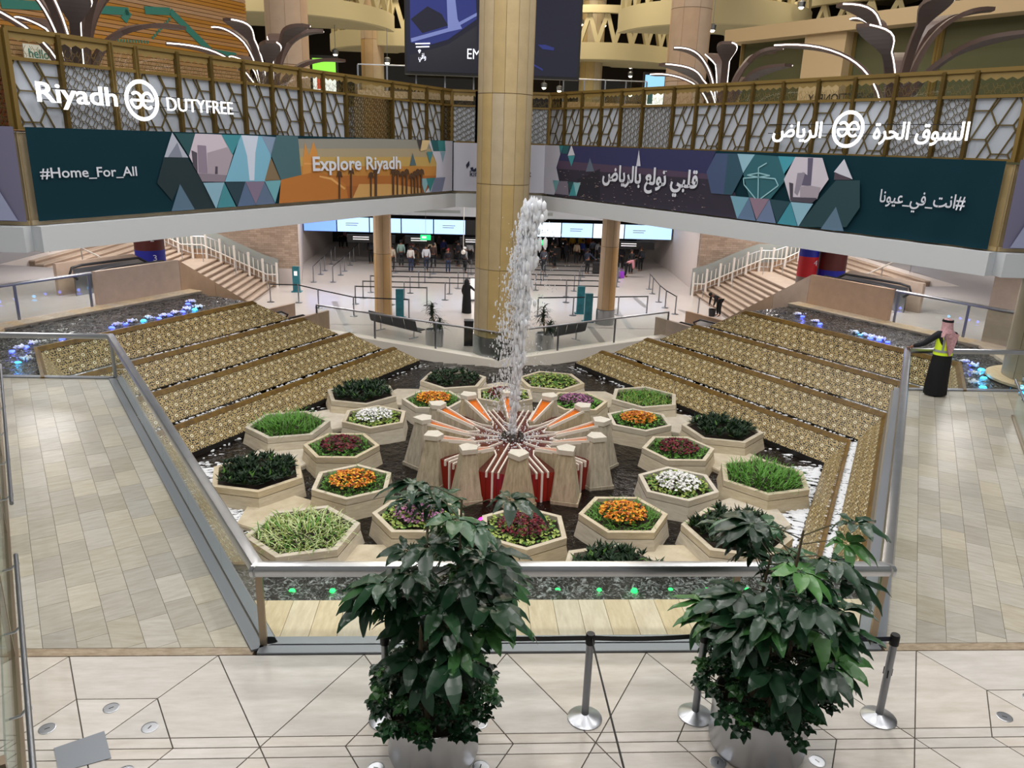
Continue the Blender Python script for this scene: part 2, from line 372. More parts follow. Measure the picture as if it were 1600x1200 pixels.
# ------------------------------------------------------------------ mosaic material and the cascade steps
def mosaic():
    mt, nt, b = newmat('mosaic'); b.inputs['Roughness'].default_value = .38
    def M(op, a, c=None, d=None):
        n = N(nt, 'ShaderNodeMath', operation=op)
        for i, v in enumerate((a, c, d)):
            if v is None: continue
            if isinstance(v, (int, float)): n.inputs[i].default_value = v
            else: nt.links.new(v, n.inputs[i])
        return n.outputs[0]
    uv = N(nt, 'ShaderNodeUVMap'); sp = N(nt, 'ShaderNodeSeparateXYZ'); nt.links.new(uv.outputs[0], sp.inputs[0])
    Sz = .34; u0 = M('DIVIDE', sp.outputs[0], Sz); v0 = M('DIVIDE', sp.outputs[1], Sz * .87); row = M('FLOOR', v0)
    u = M('SUBTRACT', M('FRACT', M('ADD', u0, M('MULTIPLY', row, .5))), .5); v = M('MULTIPLY', M('SUBTRACT', M('FRACT', v0), .5), .87)
    r = M('SQRT', M('ADD', M('MULTIPLY', u, u), M('MULTIPLY', v, v))); th = M('ARCTAN2', v, u)
    c10 = M('COSINE', M('MULTIPLY', th, 10.0)); band = lambda a, c: M('MULTIPLY', M('GREATER_THAN', r, a), M('LESS_THAN', r, c))
    dk = M('LESS_THAN', r, .055)
    dk = M('MAXIMUM', dk, M('MULTIPLY', band(.15, .25), M('GREATER_THAN', c10, -.1)))
    dk = M('MAXIMUM', dk, M('MULTIPLY', band(.28, .37), M('LESS_THAN', c10, 0.0)))
    vo = N(nt, 'ShaderNodeTexVoronoi', i_Scale=17.0, i_Randomness=.5); nt.links.new(uv.outputs[0], vo.inputs['Vector'])
    dk = M('MAXIMUM', dk, M('MULTIPLY', M('GREATER_THAN', r, .37), M('LESS_THAN', vo.outputs['Distance'], .44)))
    lt = band(.055, .15)
    ns = N(nt, 'ShaderNodeTexNoise', i_Scale=3.0, i_Detail=3.0); nt.links.new(uv.outputs[0], ns.inputs['Vector'])
    g = N(nt, 'ShaderNodeMix', data_type='RGBA'); g.inputs['A'].default_value = lin('#c4ae7c'); g.inputs['B'].default_value = lin('#a79160'); nt.links.new(ns.outputs[0], g.inputs['Factor'])
    g2 = N(nt, 'ShaderNodeMix', data_type='RGBA'); nt.links.new(g.outputs['Result'], g2.inputs['A']); g2.inputs['B'].default_value = lin('#e9dfbd'); nt.links.new(lt, g2.inputs['Factor'])
    g3 = N(nt, 'ShaderNodeMix', data_type='RGBA'); nt.links.new(g2.outputs['Result'], g3.inputs['A']); g3.inputs['B'].default_value = lin('#0e0b06'); nt.links.new(dk, g3.inputs['Factor'])
    nt.links.new(g3.outputs['Result'], b.inputs['Base Color'])
mosaic()
TIER = [(7.66, -2.95, 8.16, -2.29), (8.40, -2.24, 8.96, -1.50), (9.18, -1.45, 9.74, -.75), (9.96, -.70, 10.51, .0)]
def end_al(a): return 7.1 - (a - 7.66) * 2.03
def lowend(a, i): return -a / S3 / 2 if i < 2 else (YE - .05 - CY + .5 * a) / S3
def frx(a, i, sg):
    x = a / S3 / 2; y = CY - a
    if i > 1: x = min(x, (8.96 + .5 * (y - CY)) / S3)
    return sg * x
SIDES = {                              # (start, end) points for apothem a, tier i
    'right far': lambda a, i: (fk(1, a, -a / S3 / 2), fk(1, a, end_al(a))),
    'left far': lambda a, i: (fk(-1, a, end_al(a)), fk(-1, a, -a / S3 / 2)),
    'right near': lambda a, i: (nk(1, a, lowend(a, i)), nk(1, a, a / S3 / 2)),
    'left near': lambda a, i: (nk(-1, a, a / S3 / 2), nk(-1, a, lowend(a, i))),
    'front': lambda a, i: (Vector((frx(a, i, -1), CY - a, 0)), Vector((frx(a, i, 1), CY - a, 0)))}
def slabq(mb, q, th, uv=None, m=0):    # quad q given thickness along its inner normal
    q = [Vector(p) for p in q]; n = (q[1] - q[0]).cross(q[3] - q[0]).normalized(); n = n if n.z > 0 else -n; b = [p - n * th for p in q]
    mb.poly(q, m, uv); mb.mesh(q + b, [(7, 6, 5, 4), (0, 4, 5, 1), (1, 5, 6, 2), (2, 6, 7, 3), (3, 7, 4, 0)], m)
LEV = ['lowest', 'second lowest', 'third lowest', 'topmost']
SN = {'right far': 'right slope towards the hall', 'left far': 'left slope towards the hall', 'right near': 'side under the right walkway', 'left near': 'side under the left walkway', 'front': 'front side below the trough'}
for i, (a0, z0, a1, z1) in enumerate(TIER):
    nxt = TIER[i + 1][0] if i < 3 else 10.72
    for nm, fn in SIDES.items():
        z = lambda p, zz: Vector((p.x, p.y, zz))
        b0, b1 = fn(a0, i); mid = (b0 + b1) / 2; t = thing('cascade_step', '%s gold and black mosaic cascade step on the %s' % (LEV[i], SN[nm]), 'cascade step', (mid.x, mid.y, z0), 0, 'cascade steps'); t0, t1 = fn(a1, i); g0, g1 = fn(a1 + .07, i); h0, h1 = fn(nxt, i)
        L = (b1 - b0).length; Hh = math.hypot(z1 - z0, a1 - a0); so = (t0 - b0).dot((b1 - b0).normalized()); eo = (t1 - b0).dot((b1 - b0).normalized())
        mb = MB(); slabq(mb, [z(b0, z0), z(b1, z0), z(t1, z1), z(t0, z1)], .06, [(0, 0), (L, 0), (eo, Hh), (so, Hh)]); W('mosaic_panel', mb, ['mosaic'], t)
        if i == 0: mb = MB(); mb.poly([z(b0, WZ - .2), z(b1, WZ - .2), z(b1, z0), z(b0, z0)]); W('shadow_skirt', mb, ['basin_dark'], t)  # dark strip down to the water, standing for the shadow under the lowest panel
        mb = MB(); q = [z(t0, z1), z(t1, z1), z(g1, z1), z(g0, z1)]; u = [p + Vector((0, 0, .035)) for p in q]
        mb.mesh(q + u, [(4, 5, 6, 7), (0, 1, 5, 4), (2, 3, 7, 6), (1, 2, 6, 5), (3, 0, 4, 7)])
        l0 = [z(t0, z1 - .07) * 1 + (z(b0, 0) - z(t0, 0)) * .14, z(t1, z1 - .07) + (z(b1, 0) - z(t1, 0)) * .14]
        mb.mesh([l0[0], l0[1], z(t1, z1 + .035), z(t0, z1 + .035)], [(0, 1, 2, 3)]); W('copper_lip', mb, ['copper'], t)
        mb = MB(); mb.poly([z(g0, z1 - .06), z(g1, z1 - .06), z(h1, z1 - .06), z(h0, z1 - .06)])
        if i < 3: W('gutter', mb, ['water_turbulent'], t)
        if 'far' in nm:                # closed far end of the step
            e0, e1, e2 = (b1, t1, h1) if nm[0] == 'r' else (b0, t0, h0); mb = MB()
            mb.poly([z(e0, -3.3), z(e0, z0), z(e1, z1), z(e2, z1), z(e2, -3.3)]); W('end_wall', mb, ['basin_dark'], t)
# foam along the foot of the steps
def foam_line(name, label, fn, a, i, zz, w, dens, r, jag, lo=0, hi=1, out=-1):
    p0, p1 = fn(a, i); q0, q1 = fn(a - w, i); mb = MB(); n = int((p1 - p0).length * dens)
    for k in range(n):
        u = lo + (hi - lo) * random.random(); v = random.random() ** 1.6; c = (p0.lerp(p1, u)).lerp(q0.lerp(q1, u), v); rr = r * random.uniform(.5, 1.3) * (1 - .5 * v)
        d = (q0.lerp(q1, u) - p0.lerp(p1, u)).normalized()
        if random.random() < jag:
            sd = Vector((-d.y, d.x, 0)); L = rr * random.uniform(2.2, 5); wd = rr * random.uniform(.35, .7); c.z = zz + .012
            mb.mesh([c - sd * wd, c + sd * wd, c + d * L + Vector((0, 0, .004)), c + d * L * .4 + Vector((0, 0, rr * .35))], [(0, 1, 3), (1, 2, 3), (2, 0, 3)])
        else: mb.ball((c.x, c.y, zz), rr, 5, sq=(1, 1, .6))
    W(name, mb, ['foam'], None, 60, label, 'foam', None, 'stuff')
for nm, lo, hi in (('right far', 0, 1), ('left far', 0, 1)):
    for i in (1, 2, 3): foam_line('foam', 'white foam at the foot of the %s mosaic step on the %s' % (LEV[i], nm.split()[0]), SIDES[nm], TIER[i][0], i, TIER[i - 1][3] + .0, .17, 24, .04, .1)
    foam_line('foam', 'white foam at the foot of the %s mosaic slope where it meets the pool' % nm.split()[0], SIDES[nm], 7.66, 0, WZ, .5, 9, .06, .6)
for nm in ('right near', 'left near'):
    foam_line('foam', 'white foam spilling into the main pool along the %s walkway side' % nm.split()[0], SIDES[nm], 7.64, 0, WZ, 1.1, 120, .085, .7)
    foam_line('foam', 'ragged white foam between the two %s side mosaic strips' % nm.split()[0], SIDES[nm], 8.42, 1, TIER[0][3] - .04, .26, 150, .05, .6)
# ------------------------------------------------------------------ glass railings
def railing(label, a, b, z0, h, posts, panes, ext=(0, 0), rail=(.13, .11), base=None, group=None, pm='steel_brush', glass='glass', cat='railing', cap=(0, 0)):
    a, b = Vector((a[0], a[1], z0)), Vector((b[0], b[1], z0)); d = (b - a).normalized(); L = (b - a).length; n = Vector((-d.y, d.x, 0)); up = Vector((0, 0, 1))
    t = thing('glass_railing', label, cat, a, 0, group); mb = MB()
    rw, rh = rail; prof = [(-rw * .5, -rh * .3), (-rw * .42, -rh * .5), (rw * .42, -rh * .5), (rw * .5, -rh * .3), (rw * .5, rh * .2), (rw * .36, rh * .45), (0, rh * .5), (-rw * .36, rh * .45), (-rw * .5, rh * .2)]
    A, B = a - d * ext[0] + up * h, b + d * ext[1] + up * h
    vs = [p + n * x + up * y + d * (x * c) for p, c in ((A, cap[0]), (B, cap[1])) for x, y in prof]; k = len(prof)
    mb.mesh(vs, [(j, (j + 1) % k, k + (j + 1) % k, k + j) for j in range(k)] + [tuple(range(k))[::-1], tuple(range(k, 2 * k))]); W('top_rail', mb, ['steel'], t, 50)
    for u in posts:
        p = a + d * (u * L); mb = MB(); mb.bar(p, p + up * (h - rh * .4), .035, .075, up=d); W('post', mb, [pm], t)
    pb = [0] + list(panes) + [1]
    for u, v in zip(pb, pb[1:]):
        mb = MB(); mb.bar(a + d * (u * L + .012) + up * (.03 + (h - .08) / 2), a + d * (v * L - .012) + up * (.03 + (h - .08) / 2), .012, h - .1); W('glass_pane', mb, [glass], t)
    if base:
        for o in (-1, 1):
            mb = MB(); mb.bar(a + n * (o * base * .26) + up * .012 - d * ext[0], b + n * (o * base * .26) + up * .012 + d * ext[1], base * .44, .024); W('base_channel', mb, ['steel_plate'], t)
    return t
PL = Vector((-3.44, .15)); PR = Vector((3.44, .15)); FL = Vector((-9.17, 9.97)); FR = Vector((9.17, 9.97))
railing('long glass front railing with steel handrail behind the two potted plants', PL, PR, 0, .97, (0.0, .245, .755, 1.0), (.245, .755), (.04, .04), (.15, .13), .3, 'glass railings of the court', 'bronze_post', cap=(.5, -.5))
railing('long glass railing along the edge of the left walkway', PL, FL, 0, .97, (1.0,), (.16, .33, .5, .67, .84), (.03, .03), (.15, .13), .3, 'glass railings of the court', cap=(-.5, 0))
railing('long glass railing along the right walkway up to the yellow vest', PR, FR, 0, .97, (.02, 1.0), (.16, .33, .5, .67, .84), (.03, .03), (.15, .13), .3, 'glass railings of the court', 'bronze_post', cap=(.5, 0))
railing('short glass railing closing the far end of the left walkway', FL, (-16, 9.97), 0, .97, (0,), (.4,), (0, 0), (.12, .11), .16, 'glass railings of the court')
railing('short glass railing closing the far end of the right walkway behind the man', FR, (16, 9.97), 0, .97, (0,), (.4,), (0, 0), (.12, .11), .16, 'glass railings of the court')
for s, t in ((-1, 'left'), (1, 'right')):
    a = fk(s, 13.9, -2.0); b = fk(s, 13.9, -6.8)
    railing('glass railing on the plank ledge beside the %s brown parapet' % t, (a.x, a.y), (b.x, b.y), 0, 1.05, (.02, .5, 1), (.5,), (0, 0), (.1, .09), None, 'glass railings of the court', 'steel_dull')
# low balustrade and handrails on the outer edge of each walkway
for s, t in ((-1, 'left'), (1, 'right')):
    th = thing('glass_balustrade', 'glass balustrade with brown posts on the outer edge of the %s walkway' % t, 'balustrade', wk(s, 5.2, 0))
    for k in range(5):
        a0 = -3.2 + k * 3.1; mb = MB(); mb.bar(wk(s, 5.2, a0, .55), wk(s, 5.2, a0 + 3.05, .55), .015, 1.0); W('glass_pane', mb, ['glass_green'], th)
        mb = MB(); mb.bar(wk(s, 5.22, a0, 0), wk(s, 5.22, a0, 1.15), .06, .1, up=wk(s, 0, 1) - wk(s, 0, 0)); W('post', mb, ['bronze_post'], th)
    mb = MB(); mb.bar(wk(s, 5.2, -4, .02), wk(s, 5.2, 12.3, .02), .08, .05); W('base_rail', mb, ['bronze_post'], th)
    for a0, a1, nm in ((-4, 3.55, 'near'), (5.0, 12, 'far')):
        hr = thing('handrail', 'slim steel tube handrail along the %s part of the %s balustrade' % (nm, t), 'handrail', wk(s, 5.05, a0), 0, 'tube handrails')
        mb = MB(); mb.tube([wk(s, 5.05, a0, .9), wk(s, 5.05, a1, .9)], .024, 10); W('tube', mb, ['steel_dull'], hr, 50)
        a = a1 - .15
        while a > a0:
            mb = MB(); mb.tube([wk(s, 5.05, a, .88), wk(s, 5.11, a, .82), wk(s, 5.19, a, .82)], .012, 6); mb.ball(wk(s, 5.05, a, .875), .035, 6); W('bracket', mb, ['steel'], hr, 50); a -= 1.3
# ------------------------------------------------------------------ planters of the fountain
def gridmat(name, c1, c2, sc, rough):
    mt, nt, b = newmat(name); tc = N(nt, 'ShaderNodeTexCoord'); br = N(nt, 'ShaderNodeTexBrick', offset=0.0)
    br.inputs['Color1'].default_value = lin(c1); br.inputs['Color2'].default_value = tuple(x * .75 for x in lin(c1)[:3]) + (1,); br.inputs['Mortar'].default_value = lin(c2)
    br.inputs['Scale'].default_value = sc; br.inputs['Mortar Size'].default_value = .03; br.inputs['Brick Width'].default_value = .5; br.inputs['Row Height'].default_value = .5
    nt.links.new(tc.outputs['Object'], br.inputs['Vector']); nt.links.new(br.outputs[0], b.inputs['Base Color']); b.inputs['Roughness'].default_value = rough; return mt
gridmat('orange_mosaic', '#f07a10', '#a44a06', 18, .3)
gridmat('red_mosaic', '#a82a1c', '#5c150d', 14, .35)
gridmat('wet_mosaic', '#6d3028', '#2c1512', 14, .12)
mat('white_strip', '#efe6da', .5)
mat('nozzle', '#6e6a66', .4, .8)
def hexpts(r, rot=0, n=6): return [(r * math.cos(rot + 2 * math.pi * i / n), r * math.sin(rot + 2 * math.pi * i / n)) for i in range(n)]
def planter_meshes(r, rot, h):
    b = MB(); b.prism(hexpts(r * 1.16, rot), -.3, h - .17, hexpts(r * 1.02, rot), cap1=False)
    g = hexpts(r * 1.005, rot); b.prism(g, h - .175, h - .155, cap0=False, cap1=False)
    rm = MB(); o, i = hexpts(r * 1.02, rot), hexpts(r * .9, rot)
    for k in range(6):
        k2 = (k + 1) % 6; P = [(*o[k], h - .155), (*o[k2], h - .155), (*o[k2], h), (*o[k], h), (*i[k], h), (*i[k2], h), (*i[k2], h - .2), (*i[k], h - .2)]
        rm.mesh(P, [(0, 1, 2, 3), (3, 2, 5, 4), (4, 5, 6, 7)])
    s = MB(); s.poly([(x, y, h - .1) for x, y in hexpts(r * .91, rot)])
    return b.data('body', ['planter_stone']), rm.data('rim', ['planter_stone']), s.data('soil', ['soil'])
PM_IN, PM_OUT = planter_meshes(1.0, 0, .55), planter_meshes(1.17, R(30), .5)
for n_, c_ in (('leaf_green', '#4f7d2a'), ('leaf_lime', '#a9bd5e'), ('leaf_dark', '#1d3a1c'), ('leaf_deep', '#16301a'), ('grass_green', '#5f9a35'), ('grass_pale', '#c9d59a'), ('leaf_yel', '#8fa04a'),
               ('fl_orange', '#e38a1e'), ('fl_amber', '#f2b32e'), ('fl_rust', '#b5561a'), ('fl_red', '#7a1026'), ('fl_maroon', '#4e0c1c'), ('fl_white', '#f4f3f2'), ('fl_pink', '#b0769a'), ('fl_mauve', '#7f4f74')):
    mat(n_, c_, .55)
def blade(mb, p, ang, L, wd, rise, droop, m, seg=3):
    d = Vector((math.cos(ang), math.sin(ang), 0)); sd = Vector((-d.y, d.x, 0)); pr = None; p = Vector(p)
    for k in range(seg + 1):
        t = k / seg; c = p + d * (L * t * math.cos(rise) * (1 + .2 * t)) + Vector((0, 0, L * (math.sin(rise) * t - droop * t * t))); ww = wd * (1 - t) ** .6 if k < seg else 0
        cur = (c - sd * ww, c + sd * ww)
        if pr: mb.mesh([pr[0], pr[1], cur[1], cur[0]] if k < seg else [pr[0], pr[1], c], [tuple(range(4 if k < seg else 3))], m)
        pr = cur
def lleaf(mb, p, ang, L, wd, rise, m):   # folded lance leaf
    d = Vector((math.cos(ang) * math.cos(rise), math.sin(ang) * math.cos(rise), math.sin(rise))); sd = Vector((-math.sin(ang), math.cos(ang), 0)); n = sd.cross(d); p = Vector(p)
    a, b_, c = p + d * L * .45 + sd * wd + n * -wd * .5, p + d * L, p + d * L * .45 - sd * wd + n * -wd * .5
    mb.mesh([p, a, b_, c, p + d * L * .45], [(0, 4, 2, 1), (0, 3, 2, 4)][:2], m)
def disc(mb, c, r, m, tilt=.6):
    n = Vector((random.uniform(-tilt, tilt), random.uniform(-tilt, tilt), 1)).normalized(); a = n.orthogonal().normalized(); b = n.cross(a); c = Vector(c)
    rim = [c + (a * math.cos(k * math.pi / 3) + b * math.sin(k * math.pi / 3)) * r * (1 if k % 2 else .75) + n * r * .25 for k in range(6)]
    mb.mesh([c] + rim, [(0, 1 + k, 1 + (k + 1) % 6) for k in range(6)], m)
def inhex(r, rot):
    while True:
        x, y = random.uniform(-r, r), random.uniform(-r, r); a = (math.atan2(y, x) - rot) % (math.pi / 3) - math.pi / 6
        if math.hypot(x, y) * math.cos(a) < r * S3: return x, y
def bed(kind, r, rot, h):
    f, g = MB(), MB(); mats_f, mats_g = [], []
    if kind == 'grass':
        mats_f = ['grass_green', 'leaf_green', 'grass_pale']
        for _ in range(620):
            x, y = inhex(r * .84, rot); blade(f, (x, y, h - .08), math.atan2(y, x) + random.gauss(0, 1.0), random.uniform(.32, .6), .014, random.uniform(.7, 1.4), random.uniform(.25, .7), random.choice((0, 0, 0, 1)))
    elif kind == 'pale_grass':
        mats_f = ['grass_pale', 'leaf_yel', 'grass_green']
        for _ in range(640):
            x, y = inhex(r * .84, rot); blade(f, (x, y, h - .08), math.atan2(y, x) + random.gauss(0, 1.0), random.uniform(.34, .58), .015, random.uniform(.7, 1.35), random.uniform(.4, .9), random.choice((0, 0, 1, 2)))
    elif kind == 'light_grass':
        mats_f = ['leaf_yel', 'grass_green']
        for _ in range(620):
            x, y = inhex(r * .84, rot); blade(f, (x, y, h - .08), random.uniform(0, 6.3), random.uniform(.2, .36), .015, random.uniform(.6, 1.3), random.uniform(.3, .8), random.choice((0, 1, 1)))
    elif kind in ('shrub', 'dense'):
        mats_f = ['leaf_dark', 'leaf_deep', 'leaf_green'];
        for _ in range(150):
            x, y = inhex(r * .84, rot); z = h + (.12 + random.uniform(0, .18)) * (1 - .4 * (math.hypot(x, y) / r) ** 2)
            for k in range(8): lleaf(f, (x, y, z - .12), k * .8 + random.random(), random.uniform(.15, .26) if kind == 'shrub' else random.uniform(.1, .17), .03, random.uniform(.2, 1.2), random.choice((0, 0, 1, 1, 0, 2 if random.random() < .25 else 0)))
    elif kind == 'low':
        mats_f = ['leaf_yel', 'leaf_lime', 'leaf_green']
        for _ in range(700): x, y = inhex(r * .82, rot); disc(f, (x, y, h - .06 + random.uniform(0, .09)), random.uniform(.03, .06), random.choice((0, 1, 2)))
    else:
        lf, flw, tall = kind; mats_f = lf; mats_g = flw
        for _ in range(520):
            x, y = inhex(r * .84, rot); q = math.hypot(x, y)
            if tall and q > .5 and random.random() < tall: blade(f, (x, y, h - .08), math.atan2(y, x) + random.gauss(0, 1), random.uniform(.14, .3) * (1 + tall * .3), .012, random.uniform(.6, 1.4), random.uniform(.3, .8), random.randrange(len(lf)))
            else: disc(f, (x, y, h - .07 + random.uniform(0, .08)), random.uniform(.03, .055), random.randrange(len(lf)))
        for _ in range(430):
            a, q = random.uniform(0, 6.283), math.sqrt(random.random()) * .55; disc(g, (q * math.cos(a), q * math.sin(a), h + .05 + .12 * (1 - (q / .55) ** 2) + random.uniform(-.03, .03)), random.uniform(.028, .048), random.randrange(len(flw)), .8)
    return f, mats_f, g, mats_g
GR, LM = ['leaf_green', 'grass_green'], ['leaf_lime', 'leaf_yel', 'leaf_green']
OR, RD, WH, PK = ['fl_orange', 'fl_amber', 'fl_rust'], ['fl_red', 'fl_maroon'], ['fl_white'], ['fl_pink', 'fl_mauve']
INN = [(RD, LM, 0, 'maroon'), (PK, GR, 0, 'mauve pink'), (OR, GR, .5, 'orange'), (RD, GR, .8, 'maroon'), (WH, LM, 0, 'white'), (OR, GR, 1.0, 'orange'),
       (RD, LM, 0, 'maroon'), (PK, LM, 0, 'mauve pink'), (OR, GR, .8, 'orange'), (RD, GR, .8, 'maroon'), (WH, LM, 0, 'white'), (OR, GR, .9, 'orange')]
POSI = ['directly behind the water jet', 'behind the jet on its right', 'at the right rear of the ring', 'at the middle of the right side', 'on the right, between maroon and orange beds', 'at the front right with long grass around it',
        'at the very front of the ring', 'half hidden by the left potted plant', 'at the front left', 'at the middle of the left side', 'at the left rear, next to the maroon bed', 'behind the jet on its left']
OUTK = ['low', 'light_grass', 'shrub', 'grass', 'shrub', 'shrub', 'shrub', 'pale_grass', 'shrub', 'grass', 'shrub', 'dense']
ONM = {'low': 'low yellow-green ground cover', 'light_grass': 'loose light green grass', 'shrub': 'dark glossy leaves', 'grass': 'bright green grass', 'pale_grass': 'pale variegated grass', 'dense': 'dense dark shrubs'}
POSO = ['at the far side, right of the jet', 'at the far right by the mosaic slope', 'against the right mosaic slope', 'at the right by the foaming water', 'behind the right potted plant', 'just behind the front railing, right of centre',
        'just behind the front railing, left of centre', 'at the front left corner of the pool', 'at the far left by the glass railing', 'against the left mosaic slope', 'at the left rear by the mosaic slope', 'at the far side, left of the jet']
for ring, rad in (('in', 4.606), ('out', 6.62)):
    for k in range(12):
        a = (k + (.5 if ring == 'out' else 0)) * math.pi / 6; x, y = .025 + rad * math.sin(a), CY + rad * math.cos(a); rz = math.pi / 2 - a
        pm = PM_IN if ring == 'in' else PM_OUT; r, rot, h = (1.0, 0, .55) if ring == 'in' else (1.17, R(30), .5)
        if ring == 'in': pl, bl = 'hexagonal stone planter holding %s flowers %s' % (INN[k][3], POSI[k]), '%s flowers with green edging %s' % (INN[k][3], POSI[k])
        else: pl, bl = 'outer stone planter of %s %s' % (ONM[OUTK[k]], POSO[k]), '%s planted %s' % (ONM[OUTK[k]], POSO[k])
        t = thing('stone_planter', pl, 'planter', (x, y, WZ), rz, 'hexagonal fountain planters')
        for nm, me in zip(('body', 'rim', 'soil'), pm): link(nm, me, t)
        b = thing('flower_bed' if ring == 'in' else 'plant_bed', bl, 'plants', (x, y, WZ + h - .1), rz, 'plantings of the fountain')
        f, mf, g, mg = bed((INN[k][1], INN[k][0], INN[k][2]) if ring == 'in' else OUTK[k], r, rot, .1)
        Lc('foliage', f, mf, b, kind='stuff')
        if g.v: Lc('blossoms', g, mg, b, kind='stuff')
# flat hexagonal slabs lying between the outer planters
sm = MB(); sm.prism(hexpts(1.02, 0), -.3, .1); sm.prism(hexpts(1.0, 0), .1, .12); sme = sm.data('stone_slab', ['planter_stone'])
for k in range(12):
    a = k * math.pi / 6; x, y = .025 + 6.35 * math.sin(a), CY + 6.35 * math.cos(a)
    tag(link('stone_slab', sme, loc=(x, y, WZ), rot=(0, 0, math.pi / 2 - a)), 'flat pale stone slab in the water outside the planter ' + POSI[k], 'slab', 'flat slabs of the pool')
# ------------------------------------------------------------------ pedestals and centre basin
bd = MB(); B0, B1, T1 = [(2.2, .3), (2.2, -.3), (2.5, -.48), (2.98, 0), (2.5, .48)], [(2.2, .28), (2.2, -.28), (2.48, -.45), (2.94, 0), (2.48, .45)], [(2.22, .15), (2.22, -.15), (2.42, -.23), (2.64, 0), (2.42, .23)]
bd.prism(B0[::-1], -.35, -.06); bd.prism(B1[::-1], -.05, 1.09, T1[::-1])
cp = MB(); C0 = [(2.2, .16), (2.2, -.16), (2.43, -.255), (2.69, 0), (2.43, .255)]; cp.prism(C0[::-1], 1.1, 1.22)
fn = MB(); fn.prism([(1.2, .07), (1.2, -.07), (2.3, -.2), (2.3, .2)], .4, [.74, .74, 1.06, 1.06])
ch = MB(); ch.poly([(1.22, .045, .752), (1.22, -.045, .752), (2.28, -.155, 1.062), (2.28, .155, 1.062)][::-1])
eg = [MB(), MB()]
for s, e in zip((-1, 1), eg): e.bar((1.19, s * .06, .745), (2.3, s * .18, 1.075), .035, .09)
PEDM = [('body', bd.data('body', ['pedestal_stone'])), ('cap', cp.data('cap', ['cap_stone'])), ('fin', fn.data('fin', ['pedestal_stone'])), ('chute', ch.data('chute', ['orange_mosaic'])), ('chute_edge', eg[0].data('chute_edge', ['white_strip'])), ('chute_edge', eg[1].data('chute_edge', ['white_strip']))]
PPOS = ['directly behind the jet', 'just right behind the jet', 'at the right rear', 'at the far right of the ring', 'at the right, nearer the front', 'at the front, right of centre', 'at the very front centre', 'at the front, left of centre', 'at the left, nearer the front', 'at the far left of the ring', 'at the left rear', 'just left behind the jet']
for k in range(12):
    a = k * math.pi / 6
    t = thing('stone_pedestal', 'tapering stone pedestal with flat cap and orange chute ' + PPOS[k], 'pedestal', (.025, CY, -2.95), math.pi / 2 - a, 'pedestals around the jet')
    for nm, me in PEDM:
        o = link(nm, me, t if nm != 'chute_edge' else cht)
        if nm == 'chute': cht = o; o['label'] = 'orange mosaic water chute'
fc = thing('fountain_basin', 'dark red mosaic basin with white radiating strips at the foot of the jet', 'fountain', (.025, CY, -2.95))
mb = MB(); mb.prism(hexpts(2.42, math.pi / 12 * 0, 12), -.35, .6); Lc('basin_wall', mb, ['red_mosaic'], fc)
mb = MB(); mb.poly([(x, y, .605) for x, y in hexpts(2.41, 0, 12)]); Lc('basin_floor', mb, ['wet_mosaic'], fc)
for k in range(12):
    a = (k + .5) * math.pi / 6; d = Vector((math.sin(a), math.cos(a), 0)); n = Vector((d.y, -d.x, 0)); z = Vector((0, 0, .63))
    mb = MB(); mb.bar(d * .4 + z, d * 2.36 + z, .036, .06); mb.bar(d * 2.355 + Vector((0, 0, .65)), d * 2.355 + Vector((0, 0, -.2)), .05, .05, up=n); Lc('white_strip', mb, ['white_strip'], fc)
    for s in (-1, 1):
        mb = MB(); p1 = d * 1.3 + n * (s * .15) + z; p2 = d * 2.36 + n * (s * .15) + z; a2 = a + s * math.pi / 12; tip = Vector((math.sin(a2), math.cos(a2), 0)) * 1.02 + z
        mb.bar(p1, p2, .034, .06); mb.bar(p1, tip, .034, .06); mb.bar(p2 + Vector((0, 0, .02)), p2 - Vector((0, 0, .14)), .045, .045, up=n); Lc('white_strip', mb, ['white_strip'], fc)
for k in range(10):
    a = k * .6283; mb = MB(); c = (.26 * math.cos(a), .26 * math.sin(a), .6); mb.lathe([(.05, 0), (.05, .13), (.035, .16), (.035, .2)], 8, c); Lc('nozzle', mb, ['nozzle'], fc, 40)
mb = MB(); mb.lathe([(.1, .6), (.1, .75), (.06, .8), (.06, .86)], 10); Lc('nozzle', mb, ['nozzle'], fc, 40)
mt, nt, b = newmat('spray'); out = nt.nodes['Material Output']; b.inputs['Base Color'].default_value = (.93, .95, 1, 1); b.inputs['Roughness'].default_value = .5
tr = N(nt, 'ShaderNodeBsdfTransparent'); mx = N(nt, 'ShaderNodeMixShader'); mx.inputs[0].default_value = .78; nt.links.new(tr.outputs[0], mx.inputs[1]); nt.links.new(b.outputs[0], mx.inputs[2]); nt.links.new(mx.outputs[0], out.inputs[0])
jb = MB()
def jx(z): u = (z + 2.3) / 6.3; return .02 + .3 * max(0, u) ** 1.3
for _ in range(1300):                   # rising core
    z = random.uniform(-2.2, 3.95); u = (z + 2.2) / 6.15; wd = .075 + .14 * u; r = random.uniform(.02, .05) * (1 + .8 * u)
    jb.ball((jx(z) + random.gauss(0, wd * .55), CY + random.gauss(0, wd * .55), z), r, 5, sq=(.8, .8, random.uniform(1.5, 3.2)))
for _ in range(1700):                  # falling veil, mostly on the left
    z = random.uniform(-1.6, 3.4) if random.random() < .8 else random.uniform(1.5, 3.9); u = (3.9 - z) / 5.5; c = jx(z) - .1 - .22 * u ** .7; sp = .08 + .17 * u
    r = random.uniform(.008, .03) * (1.25 - .5 * u); jb.ball((c + random.gauss(0, sp), CY + random.gauss(0, sp + .05), z), r, 4, sq=(.8, .8, random.uniform(1.2, 3)))
